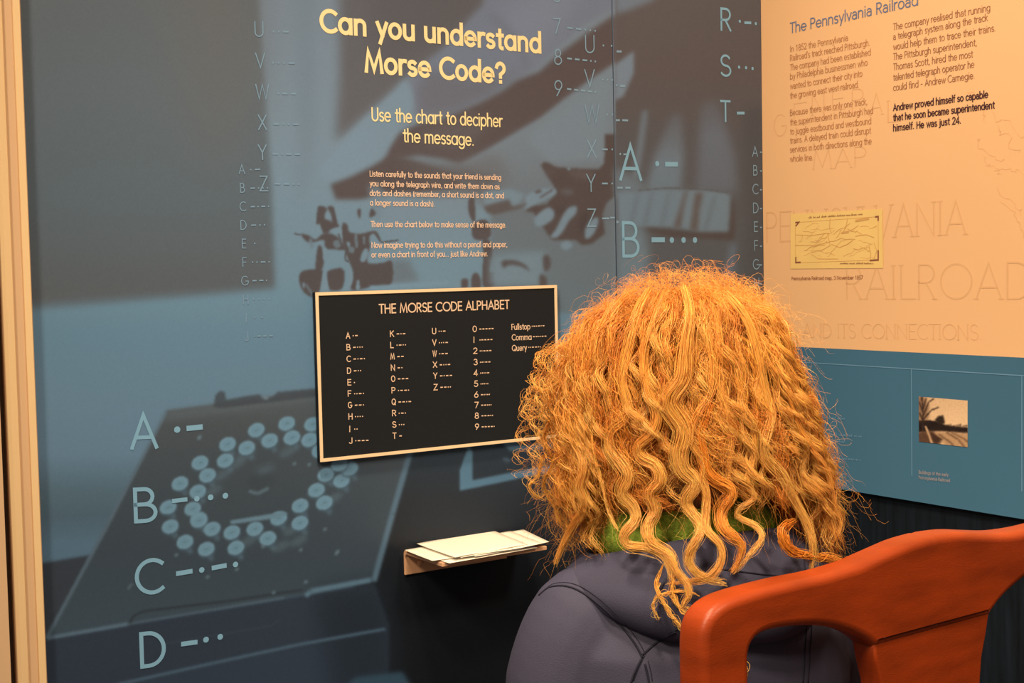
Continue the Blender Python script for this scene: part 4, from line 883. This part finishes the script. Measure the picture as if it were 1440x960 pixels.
# green fleece collar
bm = bmesh.new(); N = 48; prev = None
for i in range(N + 1):
    ph = 2 * PI * i / N; cur = []
    for (r, z) in ((.05, .90), (.078, .925), (.090, .948), (.087, .968), (.074, .984), (.058, .978), (.047, .94)):
        q = 1 + .02 * math.sin(5 * ph + z * 60); cur.append(bm.verts.new((r * 1.22 * q * math.sin(ph), .006 - r * 1.05 * q * math.cos(ph), z - .01 * abs(math.sin(ph)))))
    if prev:
        for j in range(7): bm.faces.new((prev[j], prev[(j + 1) % 7], cur[(j + 1) % 7], cur[j]))
    prev = cur
bmesh.ops.remove_doubles(bm, verts=bm.verts, dist=1e-5)
gr = child_local('collar', bm, M_green, 'green fleece collar showing above the hood'); sb = gr.modifiers.new('subd', 'SUBSURF'); sb.levels = sb.render_levels = 2
bpy.context.view_layer.update()
# ---- seams: thin stitched cords laid on the jacket and hood
def world_bvh(objs):
    dg = bpy.context.evaluated_depsgraph_get(); V = []; P = []
    for o in objs:
        ev = o.evaluated_get(dg); me = ev.to_mesh(); b = len(V); mw = o.matrix_world
        V += [mw @ v.co for v in me.vertices]; P += [[b + i for i in p.vertices] for p in me.polygons]; ev.to_mesh_clear()
    return BVHTree.FromPolygons(V, P)
CLOTH = world_bvh([jacket, hood])
def on_cloth(px, py, lift=0.0):
    d = ray(px, py).normalized(); h = CLOTH.ray_cast(CAM, d)
    return None if h[0] is None else h[0] - d * lift
def seam(name, pix, r, parent, m=None, lift=0.0004):
    P = [on_cloth(x, y, lift) for x, y in spl(pix, 6)]; P = [p for p in P if p is not None]
    if len(P) < 3: return
    o = tube(name, [RzI @ (p - PO) for p in P], [r] * len(P), m or M_seam, None, 6); o.parent = parent
C9 = lambda P: [(720 + x / 3.693, 700 + y / 3.693) for x, y in P]
C10 = lambda P: [(980 + x / 4.363, 740 + y / 4.363) for x, y in P]
for pix in ([(140, 505), (190, 465), (260, 455), (330, 472), (410, 520), (500, 595), (580, 680), (640, 760), (678, 830)], [(678, 815), (740, 760), (800, 720), (850, 695)], [(672, 835), (640, 900), (615, 965)], [(690, 860), (705, 920), (712, 965)]):
    seam('seam', C9(pix), .0011, jacket)
    seam('stitching', [(x + 4.5, y - 4.5) for x, y in C9(pix)], .00045, jacket)
for pix in ([(675, 600), (668, 700), (660, 800), (650, 960)], [(705, 600), (700, 700), (690, 800), (680, 960)]): seam('stitching', C10(pix), .0007, jacket)
for pix in ([(100, 255), (200, 268), (330, 285), (470, 300), (640, 300)], [(655, 180), (660, 240), (665, 290)]): seam('seam', C10(pix), .0009, hood)

# ---- hair: curled locks of fine strands
RNG = np.random.default_rng(21)
HY = np.array([386, 392, 402, 415, 430, 450, 500, 550, 600, 650, 700, 750, 800, 880], float)
HW = np.array([14, 40, 68, 94, 114, 132, 149, 162, 171, 180, 187, 187, 184, 170], float) / 1328
HXc = np.interp(HY, [386, 430, 450, 500, 550, 600, 650, 700, 780, 880], [962, 960, 957, 955, 959, 965, 970, 976, 982, 980])
HZ = 1.2197 + (384 - HY) / F * 1.385
HXw = (HXc - 720) / F * 1.385
def env(z):
    z = np.asarray(z, float); w_ = np.interp(-z, -HZ, HW); c = np.interp(-z, -HZ, HXw)
    d_ = np.maximum(w_ * .86, np.interp(z, [.86, .95, 1.0], [.158, .140, .0]))
    return w_, d_, c
def y2z(y): return 1.2197 + (384 - y) / F * 1.385
HCW = L2W(*HC); AF = math.radians(-155)
STR = []                                                    # (points, radius profile, colour) batches
K = 34; tt = np.linspace(0, 1, K)
def smooth(x): x = np.clip(x, 0, 1); return x * x * (3 - 2 * x)
def frames(C):
    'C (K,3) -> side and normal vectors along the path'
    t = np.gradient(C, axis=0); t /= np.linalg.norm(t, axis=1, keepdims=True) + 1e-9
    out = C - np.array([np.interp(-C[:, 2], -HZ, HXw), np.full(len(C), PO.y), C[:, 2]]).T; out[:, 2] = .02
    side = np.cross(t, out); side /= np.linalg.norm(side, axis=1, keepdims=True) + 1e-9
    nor = np.cross(side, t); return side, nor
def lock(C, r0, n, col, rad=.00042, wander=.0016, fly=.08, tip=.3, cvar=.12, fade=False):
    side, nor = frames(C); kk = len(C); u = np.linspace(0, 1, kk)
    g = RNG.normal(0, .5 if fade else .62, (n, 2)); prof = r0 * (1.15 * (1 - u) + tip * u) * (1 + .25 * np.sin(u * 9 + RNG.uniform(0, 6))) * ((.55 + .45 * np.clip(u * 4, 0, 1)) if fade else 1)
    f = RNG.uniform(1.5, 4.5, (n, 3, 1)); p = RNG.uniform(0, 6.28, (n, 3, 1)); wa = np.where(RNG.random((n, 1, 1)) < fly, wander * 3.4, wander)
    W = wa * np.sin(f * u[None, None] * 6.28 + p) * (.4 + .8 * u)
    P = C[None] + side[None] * (g[:, :1] * prof + W[:, 0])[..., None] + nor[None] * (g[:, 1:] * prof * .7 + W[:, 1])[..., None]
    P[:, :, 2] += W[:, 2] * .5
    cut = RNG.uniform(.86, 1.0, (n, 1)); st = RNG.uniform(0, .34, (n, 1)) if fade else 0.0; idx = (st + (cut - st) * u[None]) * (kk - 1); i0 = np.minimum(idx.astype(int), kk - 2); fr = (idx - i0)[..., None]
    P = np.take_along_axis(P, i0[..., None], 1) * (1 - fr) + np.take_along_axis(P, i0[..., None] + 1, 1) * fr
    c = np.array(col)[None] * (1 + RNG.normal(0, cvar, (n, 1))) * np.array([1, 1, 1]) ; c[:, 1] *= 1 + RNG.normal(0, .06, n)
    if fade:
        gr_ = smooth((u - .12) / .5)[None, :, None]; c = c[:, None] * gr_ + (c * np.array([.98, .86, .66]))[:, None] * (1 - gr_)
    STR.append((P, rad * (1 - .55 * u ** 2), np.clip(c, .01, .98)))
def lock_path(al, th, k, ze, drift, amp, wl, ph, kk=K):
    u = np.linspace(0, 1, kk)
    root = np.array([HCW.x + .081 * math.sin(th) * math.sin(al), HCW.y - .096 * math.sin(th) * math.cos(al), HCW.z + .104 * math.cos(th)])
    p = 1 + .75 * max(0, math.cos(th)); z = root[2] + (ze - root[2]) * u ** p
    z = np.minimum(z, HZ[0] - .004)
    w_, d_, c = env(z); a = al + drift * u
    sh = np.stack([c + k * w_ * np.sin(a), PO.y - k * d_ * np.cos(a), z], 1)
    s_ = smooth(u / .22)[:, None]; C = root[None] * (1 - s_) + sh * s_; C[:, 2] = z
    L = np.concatenate([[0], np.cumsum(np.linalg.norm(np.diff(C, axis=0), axis=1))])
    side, nor = frames(C); A_ = amp * smooth(L / .16) * (.55 + .45 * u); fz = 2 * PI * L / wl * (1 + .25 * u) + ph
    return C + side * (A_ * np.cos(fz))[:, None] + nor * (.75 * A_ * np.sin(fz))[:, None]
GOLD, MID, SHADE = (.97, .55, .15), (.95, .40, .07), (.50, .105, .011)  # strand tones: highlight, middle, and the shade between locks put into colour
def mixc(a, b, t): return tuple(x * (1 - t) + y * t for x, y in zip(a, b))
def rand_alpha():
    while True:
        a = RNG.uniform(-PI, PI)
        if abs((a - AF + PI) % (2 * PI) - PI) > math.radians(62): return a
for i in range(130):                                        # inner mass, coloured darker for the shade between locks
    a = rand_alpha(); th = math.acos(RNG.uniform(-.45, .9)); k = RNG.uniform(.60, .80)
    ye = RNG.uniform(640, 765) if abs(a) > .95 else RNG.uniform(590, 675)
    lock(lock_path(a, th, k, y2z(ye), RNG.normal(0, .12), RNG.uniform(.003, .008), RNG.uniform(.05, .08), RNG.uniform(0, 6)), .013, 26, mixc(SHADE, MID, RNG.random() * .6), .0005, .003)
for i in range(215):                                        # outer locks
    a = rand_alpha(); th = math.acos(RNG.uniform(-.25, 1) if i > 60 else RNG.uniform(.55, 1)); k = RNG.uniform(.78, 1.03)
    back = abs(a) < 1.3
    y1 = RNG.uniform(700, 785) if RNG.random() < .72 else RNG.uniform(540, 700)
    if abs(a) < 1.0: y1 = min(y1, RNG.uniform(630, 708))
    lock(lock_path(a, th, k, y2z(y1), RNG.normal(0, .1), RNG.uniform(.004, .014), RNG.uniform(.05, .095), RNG.uniform(0, 6)), RNG.uniform(.004, .011), int(RNG.uniform(44, 84)), mixc(MID, GOLD, RNG.random() * .6) if RNG.random() < .5 else mixc(SHADE, MID, .55), .00029, .0028, .22, .3)
for i in range(64):                                         # bright slim curls over the mass
    a = RNG.uniform(-1.25, 1.2); th = RNG.uniform(.3, 1.25); y1 = RNG.uniform(590, 700) if abs(a) < .9 else RNG.uniform(640, 790)
    lock(lock_path(a, th, RNG.uniform(.99, 1.06), y2z(y1), RNG.normal(0, .12), RNG.uniform(.006, .012), RNG.uniform(.055, .08), RNG.uniform(0, 6), 44), RNG.uniform(.0035, .006), 46, mixc(MID, GOLD, RNG.uniform(.5, 1)), .00028, .0014, .08, .4, .1, True)
for i in range(15):                                         # open ringlets standing off at the side
    a = RNG.uniform(-1.75, -1.3); th = RNG.uniform(.9, 1.5); k = RNG.uniform(1.12, 1.36)
    lock(lock_path(a, th, k, y2z(RNG.uniform(560, 740)), RNG.normal(0, .1), RNG.uniform(.008, .014), RNG.uniform(.028, .042), RNG.uniform(0, 6), 70), .0025, 6, mixc(MID, GOLD, RNG.random()), .00024, .0025, .3, .6)
for i in range(20):                                         # loose ringlets at the near side
    a = RNG.uniform(-1.95, -1.15); th = RNG.uniform(.5, 1.4); k = RNG.uniform(1.0, 1.16)
    lock(lock_path(a, th, k, y2z(RNG.uniform(520, 790)), RNG.normal(0, .1), RNG.uniform(.008, .015), RNG.uniform(.03, .05), RNG.uniform(0, 6), 60), .004, 9, mixc(MID, GOLD, RNG.random()), .00028, .0025, .3, .5)
for i in range(12):
    a = RNG.uniform(1.2, 1.9); th = RNG.uniform(.6, 1.5); k = RNG.uniform(1.0, 1.08)
    lock(lock_path(a, th, k, y2z(RNG.uniform(640, 800)), RNG.normal(0, .1), RNG.uniform(.008, .014), RNG.uniform(.05, .08), RNG.uniform(0, 6), 50), .004, 8, mixc(MID, GOLD, RNG.random()), .00034, .0025, .3, .5)
# locks that stand out on the back, drawn one by one
def drawn(pix, r0, n, col=GOLD, tip=.45, lift=.012, wander=.001):
    P2 = spl(pix, 7); D = []
    for x, y in P2:
        z = float(y2z(y)); w_, d_, c = env(z); X_ = (x - 720) / F * 1.29
        q = max(0.0, 1 - ((X_ - c) / (w_ * 1.02)) ** 2) ** .5; Y = PO.y - d_ * q * 1.0 - lift * .6
        if y > 745:
            h = on_cloth(x, y, 0)
            if h is not None: Y = min(Y, h.y - lift)
            elif D: Y = D[-1]
        D.append(Y)
    D = np.convolve(np.pad(D, 4, 'edge'), np.ones(9) / 9, 'valid')
    C = np.array([at_depth(x, y, Y) for (x, y), Y in zip(P2, D)]); L = np.concatenate([[0], np.cumsum(np.linalg.norm(np.diff(C, axis=0), axis=1))])
    u = np.linspace(0, L[-1], max(K, int(L[-1] / .006))); C = np.stack([np.interp(u, L, C[:, j]) for j in range(3)], 1)
    lock(C, r0, int(n * 1.7), col, .00028, wander, .06, tip, .09, True)
KEY = [
 ([(915, 402), (897, 435), (886, 475), (875, 534), (883, 582), (860, 605), (859, 631), (873, 651), (883, 669), (874, 693), (890, 714), (893, 731), (876, 752), (884, 768), (909, 770), (933, 782), (944, 804), (942, 824)], .0085, 130, GOLD),
 ([(930, 420), (912, 470), (905, 510), (914, 554), (925, 582), (918, 608), (897, 628), (902, 645), (921, 655), (928, 676), (914, 693), (921, 717), (911, 738), (915, 762), (942, 780), (949, 801), (966, 821), (968, 839), (958, 852), (977, 857)], .0075, 110, mixc(MID, GOLD, .8)),
 ([(962, 400), (970, 440), (966, 475), (963, 506), (960, 534), (942, 566), (962, 603), (956, 638), (961, 662), (977, 679), (964, 707), (986, 742), (970, 776), (971, 797), (994, 814), (1024, 820)], .0095, 140, GOLD),
 ([(985, 420), (996, 470), (1003, 515), (998, 554), (977, 588), (970, 620), (990, 650), (988, 674), (994, 696), (992, 742), (1012, 766), (1015, 787), (1003, 806), (984, 815), (935, 820)], .006, 80, mixc(MID, GOLD, .8)),
 ([(1000, 425), (1012, 480), (1010, 540), (1020, 570), (1029, 610), (1026, 645), (1027, 680)], .006, 70, mixc(MID, GOLD, .6)),
 ([(1000, 560), (985, 610), (990, 640), (998, 668), (1029, 690), (1015, 719), (1020, 744), (1043, 766), (1038, 790), (1028, 806)], .0075, 100, MID),
 ([(1045, 560), (1060, 610), (1060, 640), (1050, 680), (1062, 700), (1035, 722), (1066, 742), (1071, 758), (1054, 780), (1030, 808)], .0035, 40, GOLD),
 ([(1020, 410), (1050, 450), (1066, 500), (1078, 560), (1085, 590), (1076, 636), (1100, 668), (1113, 696), (1136, 738), (1144, 772), (1140, 806)], .009, 130, GOLD),
 ([(1105, 540), (1130, 613), (1164, 662), (1175, 712), (1183, 742), (1168, 768), (1176, 790)], .003, 30, mixc(MID, GOLD, .6)),
 ([(900, 405), (862, 435), (838, 485), (822, 530), (806, 575), (804, 610), (822, 650), (816, 686), (824, 710), (804, 742), (789, 772), (780, 796)], .009, 120, mixc(MID, GOLD, .7)),
 ([(935, 790), (928, 806), (925, 828), (945, 866), (968, 889), (985, 893)], .0022, 22, GOLD),
 ([(952, 800), (945, 830), (958, 856), (985, 872), (1010, 876)], .002, 16, GOLD),
 ([(984, 838), (963, 831), (930, 836), (918, 850), (926, 872)], .0016, 12, GOLD),
 ([(1036, 925), (1047, 936), (1047, 950), (1038, 965)], .0025, 22, GOLD),
 ([(830, 590), (836, 640), (846, 680), (856, 720), (870, 748)], .0012, 10, GOLD),
 ([(1120, 730), (1100, 745), (1108, 770), (1130, 780), (1165, 785), (1190, 790)], .006, 70, MID),
 ([(790, 640), (764, 640), (757, 668), (744, 684), (760, 700), (772, 690), (790, 720)], .002, 14, GOLD),
 ([(800, 560), (774, 590), (765, 620), (778, 650), (764, 680), (780, 712), (800, 740)], .0025, 22, mixc(MID, GOLD, .6))]
for pix, r0, n, col in KEY: drawn(pix, r0 * .78, n, col)
# flyaway frizz
def frizz(n, ylo, yhi, edge, ln, out, rad=.00015):
    for _ in range(n):
        z = y2z(RNG.uniform(ylo, yhi)); a = RNG.choice((-1, 1)) * RNG.uniform(1.2, 1.75) if edge else RNG.uniform(-1.9, 1.9)
        w_, d_, c = env(z); k = RNG.uniform(.84, 1.0); p0 = np.array([c + k * w_ * math.sin(a), PO.y - k * d_ * math.cos(a), z])
        rad_ = np.array([math.sin(a), -math.cos(a), .35]); down = np.array([0, 0, -1.0]); d0 = rad_ * out + RNG.normal(0, .5, 3) * [1, .6, 1]; L = RNG.uniform(*ln); u = np.linspace(0, 1, 22)
        e1 = RNG.normal(0, 1, 3); e1 /= np.linalg.norm(e1); e2 = np.cross(e1, d0); e2 /= np.linalg.norm(e2) + 1e-9
        r_ = RNG.uniform(.002, .009); f = RNG.uniform(1, 3.6); q = RNG.uniform(0, 6)
        C = p0[None] + d0[None] * (L * u)[:, None] + down[None] * (L * 1.1 * u ** 2)[:, None] + e1[None] * (r_ * (np.cos(6.28 * f * u + q) - math.cos(q)))[:, None] + e2[None] * (r_ * (np.sin(6.28 * f * u + q) - math.sin(q)))[:, None]
        STR.append((C[None], rad * (1 - .5 * u), np.array([mixc(MID, GOLD, RNG.random())])))
frizz(620, 388, 470, False, (.015, .045), .5); frizz(420, 420, 780, True, (.012, .038), .6); frizz(1000, 440, 695, False, (.015, .06), .22); frizz(500, 386, 440, False, (.012, .04), .45, .00011); frizz(350, 420, 760, True, (.012, .045), .7, .00011)
def hair_mesh(batches):
    Vs, Qs, Cs = [], [], []; base = 0; ang = np.array([0, 2 * PI / 3, 4 * PI / 3])
    for P, r, c in batches:
        n, k, _ = P.shape; t = np.gradient(P, axis=1); t /= np.linalg.norm(t, axis=2, keepdims=True) + 1e-9
        ref = np.array([.31, .95, .05]); s_ = np.cross(t, ref); s_ /= np.linalg.norm(s_, axis=2, keepdims=True) + 1e-9; b = np.cross(t, s_)
        R_ = r[None, :, None, None]; V = P[:, :, None] + R_ * (s_[:, :, None] * np.cos(ang)[None, None, :, None] + b[:, :, None] * np.sin(ang)[None, None, :, None])
        Vs.append(V.reshape(-1, 3)); Cs.append(np.repeat(c, k * 3, 0) if c.ndim == 2 else np.repeat(c.reshape(-1, 3), 3, 0))
        i = (np.arange(n)[:, None] * k + np.arange(k - 1)[None]).ravel() * 3 + base
        for j in range(3): Qs.append(np.stack([i + j, i + (j + 1) % 3, i + 3 + (j + 1) % 3, i + 3 + j], 1))
        base += n * k * 3
    return np.concatenate(Vs), np.concatenate(Qs), np.concatenate(Cs)
V, Q, Cc = hair_mesh(STR)
V = (V - np.array(PO)) @ np.array(Rz)                        # into the person's frame
# scalp cap under the strands
nb = len(V); cv, cq_ = [], []
for i in range(17):
    for j in range(33):
        th = .02 + 1.95 * i / 16; ph = math.radians(65 + 230 * j / 32); lo = 1.0
        cv.append((HC.x + .080 * math.sin(th) * math.sin(ph), HC.y + .097 * math.sin(th) * math.cos(ph), HC.z + .104 * math.cos(th)))
for i in range(16):
    for j in range(32): b = nb + i * 33 + j; cq_.append((b, b + 1, b + 34, b + 33))
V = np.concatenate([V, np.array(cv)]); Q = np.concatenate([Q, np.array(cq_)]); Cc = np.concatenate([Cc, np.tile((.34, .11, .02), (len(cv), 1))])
M_hair = attr_mat('golden_hair', .38, .5); nt = M_hair.node_tree; pb_ = nt.nodes['Principled BSDF']
tr = nt.nodes.new('ShaderNodeBsdfTranslucent'); mx = nt.nodes.new('ShaderNodeMixShader'); mx.inputs[0].default_value = .25
at_ = [n for n in nt.nodes if n.type == 'ATTRIBUTE'][0]; nt.links.new(at_.outputs['Color'], tr.inputs[0])
nt.links.new(pb_.outputs[0], mx.inputs[1]); nt.links.new(tr.outputs[0], mx.inputs[2]); nt.links.new(mx.outputs[0], nt.nodes['Material Output'].inputs[0])
hme = bpy.data.meshes.new('hair'); hme = fast_mesh('hair', V, Q, Cc, True)
hair = link('hair', hme, M_hair); hair.parent = person; hair['label'] = 'long curly golden hair in loose ringlets'
print('hair strands', sum(len(b[0]) for b in STR), 'verts', len(V))
